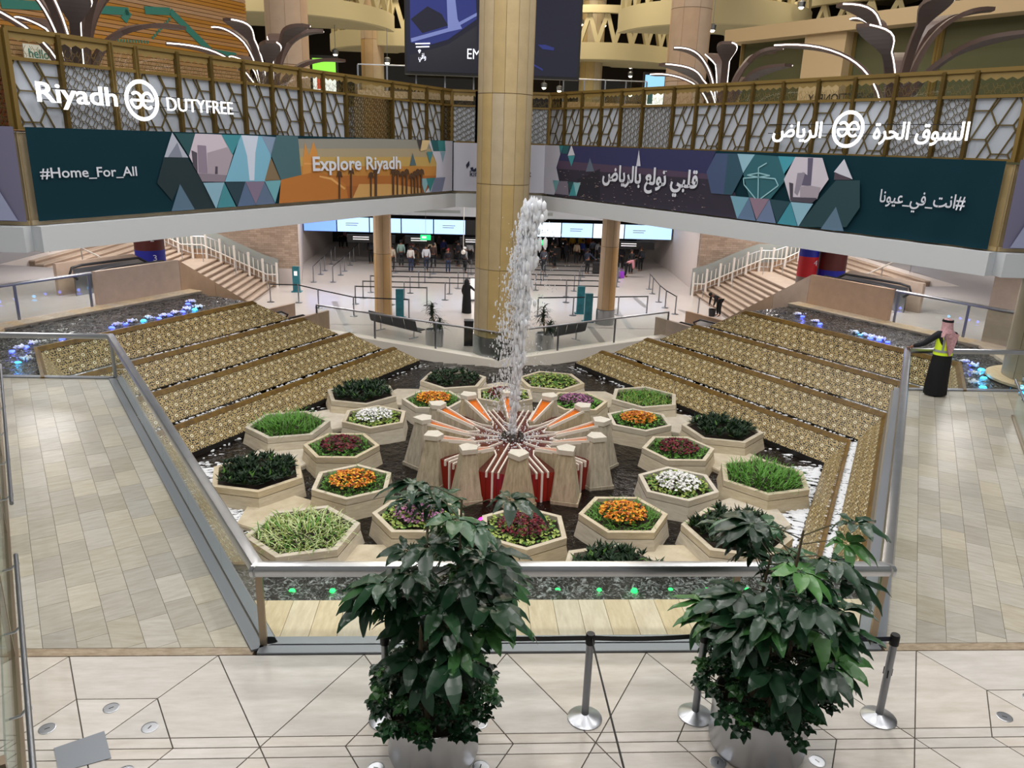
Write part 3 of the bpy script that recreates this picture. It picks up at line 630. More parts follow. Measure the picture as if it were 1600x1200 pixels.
for _ in range(700):                   # loose drops
    z = random.uniform(-2.2, 3.6); jb.ball((jx(z) + random.gauss(.1, .34), CY + random.gauss(0, .34), z), random.uniform(.006, .016), 4, sq=(1, 1, 1.8))
W('water_jet', jb, ['spray'], None, 60, 'tall white water jet rising from the middle of the fountain', 'water jet', None, 'stuff')
jb = MB()
for _ in range(420):
    a, q = random.uniform(0, 6.283), random.uniform(.2, 1.2) ** 1.2; jb.ball((.2 + q * math.cos(a), CY + q * math.sin(a) * .9, -2.95 + .63 + abs(random.gauss(0, .05))), random.uniform(.008, .028), 4)
W('splash', jb, ['spray'], None, 60, 'splashing drops on the red basin under the jet', 'splash', None, 'stuff')
# ------------------------------------------------------------------ underwater lamps and bubbling springs
def lampmat(n, c, e): return mat(n, c, .4, emit=e)
lampmat('lamp_green', '#20ff60', 3); lampmat('lamp_blue', '#3a50ff', 6); lampmat('lamp_cyan', '#28b4ff', 8); lampmat('lamp_magenta', '#ff1fa0', 6)
def lamp(x, y, z, col, label, r=.075, e=6, lc=(0, 1, .3)):
    t = thing('underwater_lamp', label, 'lamp', (x, y, z), 0, 'underwater lamps')
    mb = MB(); mb.lathe([(r * 1.25, -.03), (r * 1.25, .0), (r, .015)], 12); Lc('housing', mb, ['steel_dull'], t)
    mb = MB(); mb.lathe([(r, .014), (r * .7, .05), (0, .058)], 12); Lc('lens', mb, [col], t, 60, label='glowing lens')
    l = bpy.data.lights.new('lamp_glow', 'POINT'); l.energy = e; l.color = lc; l.shadow_soft_size = .05; o = bpy.data.objects.new('lamp_glow', l); COL.objects.link(o); o.parent = t; o.location = (0, 0, .16)
gx = [-3.4, -2.9, -2.4, -1.95, -1.48, -1.0, -.55, -.06, .47, .93, 1.4, 1.88, 2.41, 2.95]
for i, x in enumerate(gx): lamp(x, 1.36, -.1, 'lamp_green', 'green underwater lamp in the front trough, number %s from the left' % (ORD + ['thirteenth', 'fourteenth'])[i], .045, .3)
def spring(x, y, z, label, r=.13):
    mb = MB()
    for _ in range(60):
        a, q = random.uniform(0, 6.283), abs(random.gauss(0, r * .6)); mb.ball((x + q * math.cos(a), y + q * math.sin(a), z + random.random() * .05), random.uniform(.014, .036), 6)
    W('water_spring', mb, ['spray'], None, 60, label, 'bubbling water', 'bubbling springs of the upper pools', 'stuff')
BL = {-1: [(-12.74, 12.37), (-12.65, 12.83), (-12.05, 11.34), (-12.15, 13.68), (-11.46, 15.1), (-11.24, 15.53), (-10.94, 16.06), (-10.62, 16.4), (-10.45, 16.83), (-10.26, 17.41), (-10.0, 17.75), (-10.5, 18.6)],
      1: [(10.36, 18.5), (10.5, 17.4), (11.11, 15.85), (11.25, 15.5), (11.4, 15.25), (11.55, 15.0), (12.35, 13.2), (12.6, 12.5), (12.61, 12.1), (12.15, 11.3), (11.6, 10.5)]}
for s, t in ((-1, 'left'), (1, 'right')):
    for i, (x, y) in enumerate(BL[s]):
        cy_ = y < 12.2 or i % 4 == 2
        lamp(x, y, -.1, 'lamp_cyan' if cy_ else 'lamp_blue', '%s underwater lamp in the %s upper pool, %s from the near end' % ('cyan' if cy_ else 'blue', t, ORD[i if s < 0 else len(BL[s]) - 1 - i]), .09, 1.6, (.1, .5, 1) if cy_ else (.15, .2, 1))
        q = fk(s, 0, .34) - fk(s, 0, 0); spring(x + q.x + s * .12, y + q.y, -.05, 'white bubbling spring by the %s lamp of the %s upper pool' % (ORD[i if s < 0 else len(BL[s]) - 1 - i], t))
lamp(-.84, 9.1, WZ + .02, 'lamp_magenta', 'magenta lamp in the dark water left of the front planter', .09, 1, (1, .1, .5))
lamp(.83, 9.08, WZ + .02, 'lamp_magenta', 'magenta lamp in the dark water right of the front planter', .09, 1, (1, .1, .5))
# ------------------------------------------------------------------ big potted plants in front
mt, nt, b = newmat('big_leaf'); oi = N(nt, 'ShaderNodeObjectInfo'); rp = N(nt, 'ShaderNodeValToRGB'); nt.links.new(oi.outputs['Random'], rp.inputs[0]); nt.links.new(rp.outputs[0], b.inputs['Base Color'])
for i, (p_, c_) in enumerate(((0, '#16301c'), (.5, '#20422a'), (.8, '#2f5a34'), (1, '#4a7a3c'))):
    e = rp.color_ramp.elements[i] if i < 2 else rp.color_ramp.elements.new(p_); e.position = p_; e.color = lin(c_)
b.inputs['Roughness'].default_value = .3
mat('stem', '#4c4a34', .7); mat('trunk', '#6a5e48', .8)
def leaflet(mb, hub, az, L, wd, el, droop, wav=0):
    d0 = Vector((math.cos(az), math.sin(az), 0)); sd = Vector((-d0.y, d0.x, 0)); n = 6; row = []
    for k in range(n + 1):
        t = k / n; c = hub + d0 * (L * t * math.cos(el) * (1 - .25 * droop * t)) + Vector((0, 0, L * (math.sin(el) * t - droop * t * t * .75)))
        ww = wd * (math.sin(math.pi * min(1, t * .93 + .05)) ** .75) * (1.1 - .35 * t); up = ww * .3 + wav * math.sin(t * 9 + az) * .012
        row.append((c + sd * ww + Vector((0, 0, up)), c, c - sd * ww + Vector((0, 0, up * .8))))
    for a, b_ in zip(row, row[1:]): mb.mesh([a[0], a[1], b_[1], b_[0], a[2], b_[2]], [(0, 1, 2, 3), (1, 4, 5, 2)])
def whorl(n, L, wd, pet, droop, seed):
    random.seed(seed); mb = MB(); hub = Vector((pet * .92, 0, pet * .35))
    mb.tube([(0, 0, 0), (pet * .5, 0, pet * .27), hub], [.006, .005, .004], 5, 1, False)
    for k in range(n):
        az = 2 * math.pi * k / n + random.uniform(-.15, .15); f = .75 + .25 * math.cos(az); ll = L * f * random.uniform(.85, 1.1)
        leaflet(mb, hub + Vector((math.cos(az), math.sin(az), 0)) * L * .08, az, ll, wd * f * random.uniform(.9, 1.1), random.uniform(-.1, .35), droop * random.uniform(.6, 1.2), 1)
    return mb.data('leaf', ['big_leaf', 'stem'], smooth=50)
BIG = [whorl(random.choice((7, 8, 9)), .35, .068, .42, .6, 40 + i) for i in range(6)]; SML = [whorl(7, .11, .034, .12, .4, 60 + i) for i in range(4)]
def potted(label, x, y, r, h, seed, zlo, zhi, spread, nbig, lean):
    random.seed(seed); t = thing('potted_plant', label, 'potted plant', (x, y, 0), 0, 'large potted plants')
    mb = MB(); mb.lathe([(r * .9, 0), (r * .97, .02), (r, .06), (r, h), (r * .96, h), (r * .95, h - .12), (0, h - .12)], 40); Lc('pot', mb, ['steel_brush'], t, 40, 'brushed steel pot')
    mb = MB(); mb.lathe([(r * .95, h - .1), (0, h - .06)], 20); Lc('soil', mb, ['soil'], t)
    stems = []
    for k in range(4):
        a = k * 1.57 + random.random(); top = Vector((lean[0] + math.cos(a) * .2, lean[1] + math.sin(a) * .2, zhi - .15 - .22 * k)); base = Vector((math.cos(a) * .08, math.sin(a) * .08, h - .1)); mid = base.lerp(top, .5) + Vector((math.cos(a), math.sin(a), 0)) * .07
        mb = MB(); mb.tube([base, mid, top], [.026, .02, .01], 7); Lc('stem', mb, ['trunk'], t, 50); stems.append((base, mid, top))
    for k in range(nbig):
        b0, m0, t0 = stems[k % 4]; u = ((k // 4) + random.random() * .8) / (nbig / 4); zz = zlo + (t0.z - zlo) * u; v = (zz - b0.z) / (t0.z - b0.z); p = b0.lerp(m0, v * 2) if v < .5 else m0.lerp(t0, v * 2 - 1)
        sc = spread * (1.05 - .1 * u) * random.uniform(.85, 1.15)
        o = link('leaf', BIG[k % 6], t, p, (random.uniform(-.3, .3), random.uniform(-.05, .4) * (1 - .7 * u) - .05 * u, k * 2.4 + random.uniform(-.4, .4)), sc)
    for k in range(190):
        a = k * 2.39996; q = math.sqrt((k + .5) / 190) * (r + .03); zz = h + .05 + .5 * (1 - (q / (r + .12)) ** 2) * random.uniform(.35, 1.1)
        if q > r * .85: zz = h + random.uniform(-.01, .25)
        p = Vector((math.cos(a) * q, math.sin(a) * q, zz)); o = link('leaf', SML[k % 4], t, p, (random.uniform(-.3, .3), random.uniform(-.3, .4) if q > r * .7 else random.uniform(-.6, .2), a + random.uniform(-.6, .6)), random.uniform(.8, 1.25))
    return t
potted('tall glossy leafed plant in a steel pot, left of the two foreground plants', -1.52, -1.42, .41, .5, 11, 1.18, 2.66, 1.0, 66, (.05, 0))
potted('bushier glossy leafed plant in a steel pot, right of the two foreground plants', 1.52, -1.38, .44, .52, 23, 1.05, 2.32, 1.06, 72, (.1, 0))
random.seed(99)
# ------------------------------------------------------------------ belt stanchions in front
def stanchion_mesh(h=.97, r=.036, br=.17):
    b = MB(); b.lathe([(br, 0), (br, .012), (br * .8, .03), (br * .25, .055), (r, .06)], 28)
    p = MB(); p.lathe([(r, .05), (r, h - .1)], 16)
    c = MB(); c.lathe([(r * 1.25, h - .11), (r * 1.25, h - .02), (r * 1.1, h), (0, h)], 16)
    return b, p, c
mat('belt_navy', '#14162a', .7); mat('tape_blue', '#2c3a9a', .5)
SP = [(-.0588, -1.0169), (1.049, -.9906), (2.8923, -1.0589)]
SLB = ['steel belt stanchion left of the right potted plant, nearest the middle', 'steel belt stanchion touching the left side of the right potted plant', 'leaning chrome belt stanchion at the right end of the line']
for i, (x, y) in enumerate(SP):
    t = thing('belt_stanchion', SLB[i], 'stanchion', (x, y, 0), 0, 'belt stanchions in front'); b, p, c = stanchion_mesh()
    Lc('base', b, ['steel_brush'], t, 40); Lc('pole', p, ['steel_dull'], t, 40); Lc('belt_head', c, ['black'], t, 40, 'black belt cassette head')
    if i == 2:
        mb = MB(); mb.lathe([(.0335, .07), (.0335, .16)], 12); Lc('tape_wrap', mb, ['tape_blue'], t)
        for a in (0, 2.1, 4.2): mb = MB(); mb.bar((.035 * math.cos(a), .035 * math.sin(a), .5), (.035 * math.cos(a), .035 * math.sin(a), .58), .012, .02, up=(math.cos(a), math.sin(a), 0)); Lc('clip_slot', mb, ['black'], t)
def belt(label, a, b, sag=.02, w=.05, parent=None, mt='black_rubber'):
    mb = MB(); a, b = Vector(a), Vector(b); pr = None
    for k in range(11):
        u = k / 10; c = a.lerp(b, u) - Vector((0, 0, sag * 4 * u * (1 - u)))
        if pr is not None: mb.bar(pr, c, .004, w)
        pr = c
    return W('barrier_belt', mb, [mt], None, None, label, 'belt', 'barrier belts in front')
S_ = [Vector((x, y, .92)) for x, y in SP]
belt('black barrier belt running left from the middle stanchion behind the left plant', S_[0] + Vector((-.04, 0, 0)), (-1.95, -1.0, .93), .015)
belt('black barrier belt between the two stanchions left of the right plant', S_[0] + Vector((.04, 0, 0)), S_[1] + Vector((-.04, 0, 0)))
belt('navy barrier belt passing behind the right plant to the last stanchion', S_[1] + Vector((.04, 0, 0)), S_[2] + Vector((-.04, 0, 0)), mt='belt_navy')
e = at(985, 1240, .92); belt('dark barrier belt stretching towards the viewer from the middle stanchion', S_[0] + Vector((.01, -.04, 0)), e, .01)
t = thing('belt_stanchion', 'belt stanchion below the left plant hidden behind its pot', 'stanchion', (-1.99, -1.0, 0), 0, 'belt stanchions in front'); b, p, c = stanchion_mesh(); Lc('base', b, ['steel_brush'], t, 40); Lc('pole', p, ['steel_dull'], t, 40); Lc('belt_head', c, ['black'], t, 40)
t = thing('belt_stanchion', 'belt stanchion below the lower picture edge holding the near belt', 'stanchion', (e.x, e.y - .04, 0), 0, 'belt stanchions in front'); b, p, c = stanchion_mesh(); Lc('base', b, ['steel_brush'], t, 40); Lc('pole', p, ['steel_dull'], t, 40); Lc('belt_head', c, ['black'], t, 40)
# ------------------------------------------------------------------ round floor caps and the grey plate
dm = MB(); dm.lathe([(.075, 0), (.075, .004), (.066, .006), (.066, .003), (.06, .003), (0, .004)], 24); dme = dm.data('cap', ['steel_brush'], smooth=30)
sl = MB(); sl.box(-.022, .022, -.004, .004, .0035, .0055); sle = sl.data('slot', ['black'])
HN = {-3: 'by the grey plate on the left', -1: 'around the left pot', 1: 'around the right pot', 3: 'at the right edge of the floor'}
AN = ['at its right rear', 'behind it', 'at its left rear', 'at its left front', 'in front of it', 'at its right front']
for k in (-3, -1, 1, 3):
    for j in range(6):
        a = R(30 + 60 * j); x, y = k * PX + .54 * math.cos(a), -PY + .54 * math.sin(a)
        t = thing('access_cover', 'round slotted steel floor cover %s, %s' % (HN[k], AN[j]), 'floor cover', (x, y, 0), random.uniform(0, 3.1), 'round steel floor covers'); link('disc', dme, t); link('slot', sle, t)
P = [at(84, 1170, 0), at(163, 1143, 0), at(174, 1185, 0), at(92, 1208, 0)]; mb = MB(); pl = [(p.x, p.y) for p in P]; mb.prism(pl if parea(pl) > 0 else pl[::-1], .001, .008)
W('floor_plate', mb, ['steel_plate'], None, None, 'grey rectangular plate lying on the floor at the lower left', 'plate')
# ------------------------------------------------------------------ arrivals hall shell
def bricks(name, c1, c2, mo, sc, rough=.8):
    mt, nt, b = newmat(name); tc = N(nt, 'ShaderNodeTexCoord'); sx = N(nt, 'ShaderNodeSeparateXYZ'); cx = N(nt, 'ShaderNodeCombineXYZ'); ad = N(nt, 'ShaderNodeMath', operation='ADD')
    nt.links.new(tc.outputs['Object'], sx.inputs[0]); nt.links.new(sx.outputs[0], ad.inputs[0]); nt.links.new(sx.outputs[1], ad.inputs[1]); nt.links.new(ad.outputs[0], cx.inputs[0]); nt.links.new(sx.outputs[2], cx.inputs[1])
    br = N(nt, 'ShaderNodeTexBrick', offset=.37); br.inputs['Color1'].default_value = lin(c1); br.inputs['Color2'].default_value = lin(c2); br.inputs['Mortar'].default_value = lin(mo)
    br.inputs['Scale'].default_value = sc; br.inputs['Mortar Size'].default_value = .012; br.inputs['Brick Width'].default_value = .9; br.inputs['Row Height'].default_value = .28
    nt.links.new(cx.outputs[0], br.inputs['Vector']); nt.links.new(br.outputs[0], b.inputs['Base Color']); b.inputs['Roughness'].default_value = rough
bricks('stone_wall', '#b8a290', '#9c8776', '#7a6858', 2.3); bricks('stone_band', '#dcc6a6', '#cbb08c', '#b39a7a', 1.0)
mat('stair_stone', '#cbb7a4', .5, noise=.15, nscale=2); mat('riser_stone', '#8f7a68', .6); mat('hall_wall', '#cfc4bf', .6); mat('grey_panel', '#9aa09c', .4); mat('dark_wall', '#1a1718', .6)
mat('white_metal', '#e4dfd8', .4); mat('column_stone', '#b8a37c', .55, noise=.12, nscale=2, vary=.05); mat('column_pink', '#b59a84', .6, noise=.1, nscale=2, vary=.04); mat('column_tan', '#bd9f7a', .6, noise=.1, nscale=2, vary=.04)
mat('column_grey', '#a1967e', .6, noise=.12, nscale=2, vary=.04); mat('kerb_pale', '#f0e8da', .5); mat('seam', '#6d5a3a', .8); mat('sleeve_steel', '#9a9ea2', .3, .9); mat('teal_kiosk', '#1b5f6c', .4, noise=.3, nscale=3, col2='#2f8795'); mat('seat_mesh', '#3a3c40', .5, .3)
mat('screen_blue', '#9fc8ff', .4, emit=1.05, ecol='#b7d9ff'); mat('screen_deep', '#6f9dff', .4, emit=1.0, ecol='#7fa8ff'); mat('screen_white', '#d7ecff', .4, emit=1.15, ecol='#dff0ff'); mat('exit_green', '#16b060', .4, emit=1.4, ecol='#18d070'); mat('sign_white', '#f0f0f0', .5, emit=.5)
mat('wrap_maroon', '#5a1a14', .45); mat('wrap_blue', '#1b22a0', .45); mat('wrap_red', '#c81a26', .45); mat('wrap_grey', '#8d8078', .5); mat('print_white', '#d4d8e4', .6)
fb = MB(); fb.prism([(0, 22.25), (7.9, 26.8), (13.5, 24.2), (21, 24.2), (21, 61), (-21, 61), (-21, 24.2), (-13.5, 24.2), (-7.9, 26.8)], HZ - .4, HZ)
hall_floor = structure('floor', fb, ['hall_floor'], 'polished pale floor of the arrivals hall behind the fountain')
for i, (a, b_, w_) in enumerate((((522, 471), (547, 520), .3), ((990, 464), (1010, 481), .3), ((960, 482), (987, 515), .3), ((922, 510), (942, 536), .3), ((1062, 484), (1090, 497), .3), ((598, 560), (470, 512), .12), ((620, 508), (470, 506), .1), ((1030, 514), (915, 512), .1))):
    p, q = at(*a, HZ), at(*b_, HZ); mb = MB(); mb.bar(p + Vector((0, 0, .001)), q + Vector((0, 0, .001)), w_, .008); W('floor_strip', mb, ['strip_grey'], hall_floor)
mb = MB(); mb.box(-13, 13.8, 60, 60.3, -3.15, .3); structure('wall_back', mb, ['dark_wall'], 'dark back wall of the arrivals hall under the row of screens')
mb = MB(); mb.box(-13, 13.6, 48.2, 48.5, .3, 1.0); structure('trim_3', mb, ['white_paint'], 'white fascia above the screens of the arrivals hall')
mb = MB(); mb.box(-21, 21, 48.6, 48.9, .3, 2.75); structure('wall_back', mb, ['stone_band'], 'pale stone band above the white fascia of the arrivals hall')
for s, t in ((-1, 'left'), (1, 'right')):
    xw = 11.2 if s < 0 else 12.85
    mb = MB(); x0, x1 = sorted((s * (xw + .0), s * 25)); mb.box(x0, x1, 39.4, 39.8, -2.2, 2.75); structure('wall_' + t, mb, ['stone_wall'], 'rough tan stone wall beside the %s staircase' % t)
    mb = MB(); mb.box(x0, x1, 39.37, 39.8, -3.15, -2.2); structure('wall_' + t, mb, ['hall_wall'], 'pale plinth below the %s stone wall' % t)
    x2 = 12.7 if s < 0 else 13.4; pl = [(s * xw, 39.36), (s * x2, 47.9), (s * x2, 60), (s * 14.2, 60), (s * 14.2, 39.85), (s * xw, 39.85)]; pl = pl if parea(pl) > 0 else pl[::-1]
    mb = MB(); mb.prism(pl, -3.15, 1.0); structure('wall_' + t, mb, ['hall_wall'], 'pale side wall running back to the screens on the %s' % t)
for x, w_ in ((-7.5, 2.6), (-3.4, 3.2), (3.1, 3.2), (9.0, 2.0)):
    mb = MB(); mb.box(x - w_ / 2, x + w_ / 2, 48.15, 48.2, .52, .72); W('air_vent', mb, ['grey_panel'], None, None, 'long grey air vent in the white fascia, %s' % ('far left' if x < -5 else 'left of the column' if x < 0 else 'right of the column' if x < 5 else 'far right'), 'vent', 'fascia vents')
# screens
edges = [-12.65, -10.35, -8.1, -5.9, -3.65, -1.4, .85, 3.1, 5.35, 7.6, 9.85, 13.3]; kinds = ['screen_deep', 'screen_blue', 'screen_blue', 'screen_blue', 'screen_blue', 'black', 'black', 'screen_white', 'screen_blue', 'screen_white', 'screen_blue']
names_s = ['deep blue screen at the left end of the row', 'pale blue text screen, second from the left', 'pale blue screen just left of the left hall column', 'pale blue screen just right of the left hall column', 'blue text screen left of the great column', 'black screen touching the left of the great column', 'dark screen behind the great column', 'white screen beside the water jet', 'pale text screen left of the right hall column', 'white screen behind the right hall column', 'pale blue screen at the right end of the row']
for i in range(11):
    x0, x1 = edges[i] + .02, edges[i + 1] - .02; t = thing('display_screen', names_s[i] + ' in the arrivals hall', 'screen', ((x0 + x1) / 2, 48, -.95), 0, 'screens above the counters')
    mb = MB(); mb.box(x0, x1, 48.02, 48.2, -.95, .08); W('casing', mb, ['black'], t)
    if kinds[i] != 'black':
        mb = MB(); mb.box(x0 + .02, x1 - .02, 48.0, 48.02, -.92, .06); dsp = W('display', mb, [kinds[i]], t)
        if i in (1, 4, 8, 10):
            for z_, l_ in ((-.36, .9), (-.5, .8)): mb = MB(); mb.box(x0 + .6, x0 + .6 + l_, 47.992, 48.0, z_, z_ + .05); W('text_line', mb, ['grey_panel'], dsp)
for i, (x0, x1) in enumerate(((-9.6, -6.3), (-5.6, -3.6), (-1.8, 1.0), (9.2, 12))):
    t = thing('counter_sign', 'dark overhead sign with small white lettering, %s from the left' % ORD[i], 'sign', ((x0 + x1) / 2, 47.6, -1.6), 0, 'dark signs over the counters'); mb = MB(); mb.box(x0, x1, 47.6, 47.75, -1.6, -1.05); sp_ = W('panel', mb, ['black'], t)
    for z_ in (-1.25, -1.4): mb = MB(); mb.box(x0 + .4, x0 + 1.5, 47.59, 47.6, z_, z_ + .06); W('text_line', mb, ['sign_white'], sp_)
for i, q in enumerate(((665, 371), (846, 379))):
    p = atY(*q, 46.5); t = thing('exit_sign', 'green lit exit sign hanging %s of the great column' % ('left', 'right')[i], 'sign', p, 0, 'green exit signs'); mb = MB(); mb.box(-.35, .35, -.04, .04, -.17, .17); Lc('panel', mb, ['exit_green'], t); mb = MB(); mb.box(-.25, .05, -.05, -.04, -.06, .08); Lc('pictogram', mb, ['sign_white'], t)
    mb = MB(); mb.bar((0, 0, .17), (0, 0, 2.75 - p.z), .02, .02); Lc('hanger', mb, ['steel_dull'], t)
p = atY(478, 372, 39.3); t = thing('wall_sign', 'small dark pictogram sign on the pale wall left of the queue lanes', 'sign', (-12.7, 44.5, -1.35)); mb = MB(); mb.box(-.03, .0, -.6, .6, -.45, .45); Lc('panel', mb, ['black'], t); mb = MB(); mb.box(.0, .01, -.25, .25, -.15, .2); Lc('pictogram', mb, ['sign_white'], t)
p = atY(724, 394, 36); t = thing('hanging_globe', 'white globe camera hanging on a long thin rod left of the great column', 'camera', p); mb = MB(); mb.ball((0, 0, 0), .13, 14); Lc('globe', mb, ['white_metal'], t, 60); mb = MB(); mb.tube([(0, 0, .1), (0, 0, 2.75 - p.z)], .02, 6); Lc('rod', mb, ['white_metal'], t)
# ------------------------------------------------------------------ columns clad in stone panels
def column(label, x, y, r, z0, z1, nseg, rowh, m, sleeve=0, name='column', zoff=0):
    t = thing(name, label, 'column', (x, y, z0), 0, 'round columns'); mb = MB(); mb.lathe([(r - .02, 0), (r - .02, z1 - z0)], nseg * 3); Lc('core', mb, ['seam'], t, 40)
    z = sleeve
    if sleeve: mb = MB(); mb.lathe([(r + .035, 0), (r + .035, sleeve), (r, sleeve)], nseg * 3); Lc('sleeve', mb, ['sleeve_steel'], t, 40, 'steel sleeve round the column foot')
    cache = {}
    while z < z1 - z0 - .01:
        h = min(rowh - (zoff if z == sleeve else 0), z1 - z0 - z); g = .012 / r
        if round(h, 3) not in cache: pm = MB(); a = 2 * math.pi / nseg; pm.lathe([(r - .02, .01), (r, .012), (r, h - .012), (r - .02, h - .01)], 4, a0=g / 2, a1=a - g / 2); cache[round(h, 3)] = pm.data('panel', [m], smooth=30)
        for k in range(nseg): link('panel', cache[round(h, 3)], t, (0, 0, z), (0, 0, k * 2 * math.pi / nseg + .15))
        z += h
    return t
column('huge pale yellow stone column rising behind the water jet through both levels', .06, 23.4, 1.02, HZ, 15, 14, 3.2, 'column_stone', 1.1, zoff=.5)
column('slim brown stone column left in the arrivals hall', -5.45, 31.5, .43, HZ, 2.75, 8, 3.1, 'column_tan')
column('slim brown stone column with steel foot right in the arrivals hall', 5.65, 30.4, .43, HZ, 2.75, 8, 3.1, 'column_tan', .75)
column('grey round column at the right edge behind the pool', 13.55, 10.95, 1.0, .03, 2.75, 12, 3.2, 'column_grey')
column('grey round column at the left edge behind the pool', -13.9, 10.95, 1.0, .03, 2.75, 12, 3.2, 'column_grey')
for s, t in ((-1, 'left'), (1, 'right')):
    mb = MB(); mb.lathe([(1.35, 0), (1.35, .06), (1.25, .08), (1.02, .08)], 40, (s * (13.55 if s > 0 else 13.9), 10.95, -.04)); W('column_plinth', mb, ['ledge_stone'], None, 40, 'round stone plinth under the %s grey column' % t, 'plinth', 'round plinths')
    mb = MB(); c = Vector((s * 15.15, 14.9, 0)); d = R(30) * s
    q = [(c.x + .65 * math.cos(d + k * math.pi / 2 + .785), c.y + .65 * math.sin(d + k * math.pi / 2 + .785)) for k in range(4)]; mb.prism(q, 0, 2.8); structure('wall_' + t, mb, ['tan_stone'], 'pinkish square pier standing on the floor at the far %s' % t)
def wrapped(label, x, y, r, bands, nums, group):
    t = thing('wrapped_column', label, 'column', (x, y, HZ), 0, group)
    for z0, z1, m_ in bands: mb = MB(); mb.lathe([(r, z0 - HZ), (r, z1 - HZ)], 28); Lc('wrap_band', mb, [m_], t, 40)
    d = (CAMP - Vector((x, y, 0))); d.z = 0; d.normalize()
    for txt, z_, off in nums: PENDING.append((t, txt, Vector((x, y, 0)) + d * (r + .012) + Vector((d.y * off, -d.x * off, z_)), d))
PENDING = []
wrapped('round column wrapped in maroon and deep blue signage at the head of the left stairs', -14.74, 26.65, .6, ((-3.15, -.6, 'wrap_grey'), (-.6, .56, 'wrap_blue'), (.56, 2.75, 'wrap_maroon')), (('2', .95, -.05), ('3', .15, -.1)), 'wrapped columns')
wrapped('round column wrapped in maroon and deep blue signage beside the right escalator', 15.04, 26.65, .6, ((-3.15, -.6, 'wrap_grey'), (-.6, .4, 'wrap_blue'), (.4, 2.75, 'wrap_maroon')), (), 'wrapped columns')
wrapped('round column wrapped in bright red signage left of the maroon one on the right', 13.95, 26.7, .42, ((-3.15, .05, 'wrap_grey'), (.05, .95, 'wrap_red'), (.95, 2.75, 'wrap_blue')), (('4', .6, -.25),), 'wrapped columns')
# ------------------------------------------------------------------ pool edge towards the hall
for s, t in ((-1, 'left'), (1, 'right')):
    a, b_ = Vector((0, 21.95, 0)), Vector((s * 8.0, 26.57, 0)); mb = MB(); n = Vector((-s * .5, S3, 0)) * .25
    mb.bar(a + n + Vector((0, 0, -3.06)), b_ + n + Vector((0, 0, -3.06)), .5, .5); structure('trim_4' if s < 0 else 'trim_5', mb, ['kerb_pale'], 'pale stone kerb of the pool towards the hall, %s arm' % t)
    pa, pb = a + n, b_ + n; railing('glass railing on the %s arm of the stone kerb at the hall side' % t, (pa.x, pa.y), (pb.x, pb.y), -2.81, 1.08, (.33, .66, 1) if s > 0 else (0, .33, .66, 1), (.33, .66), (0, 0), (.08, .07), None, 'glass railings of the court', 'steel_dull')
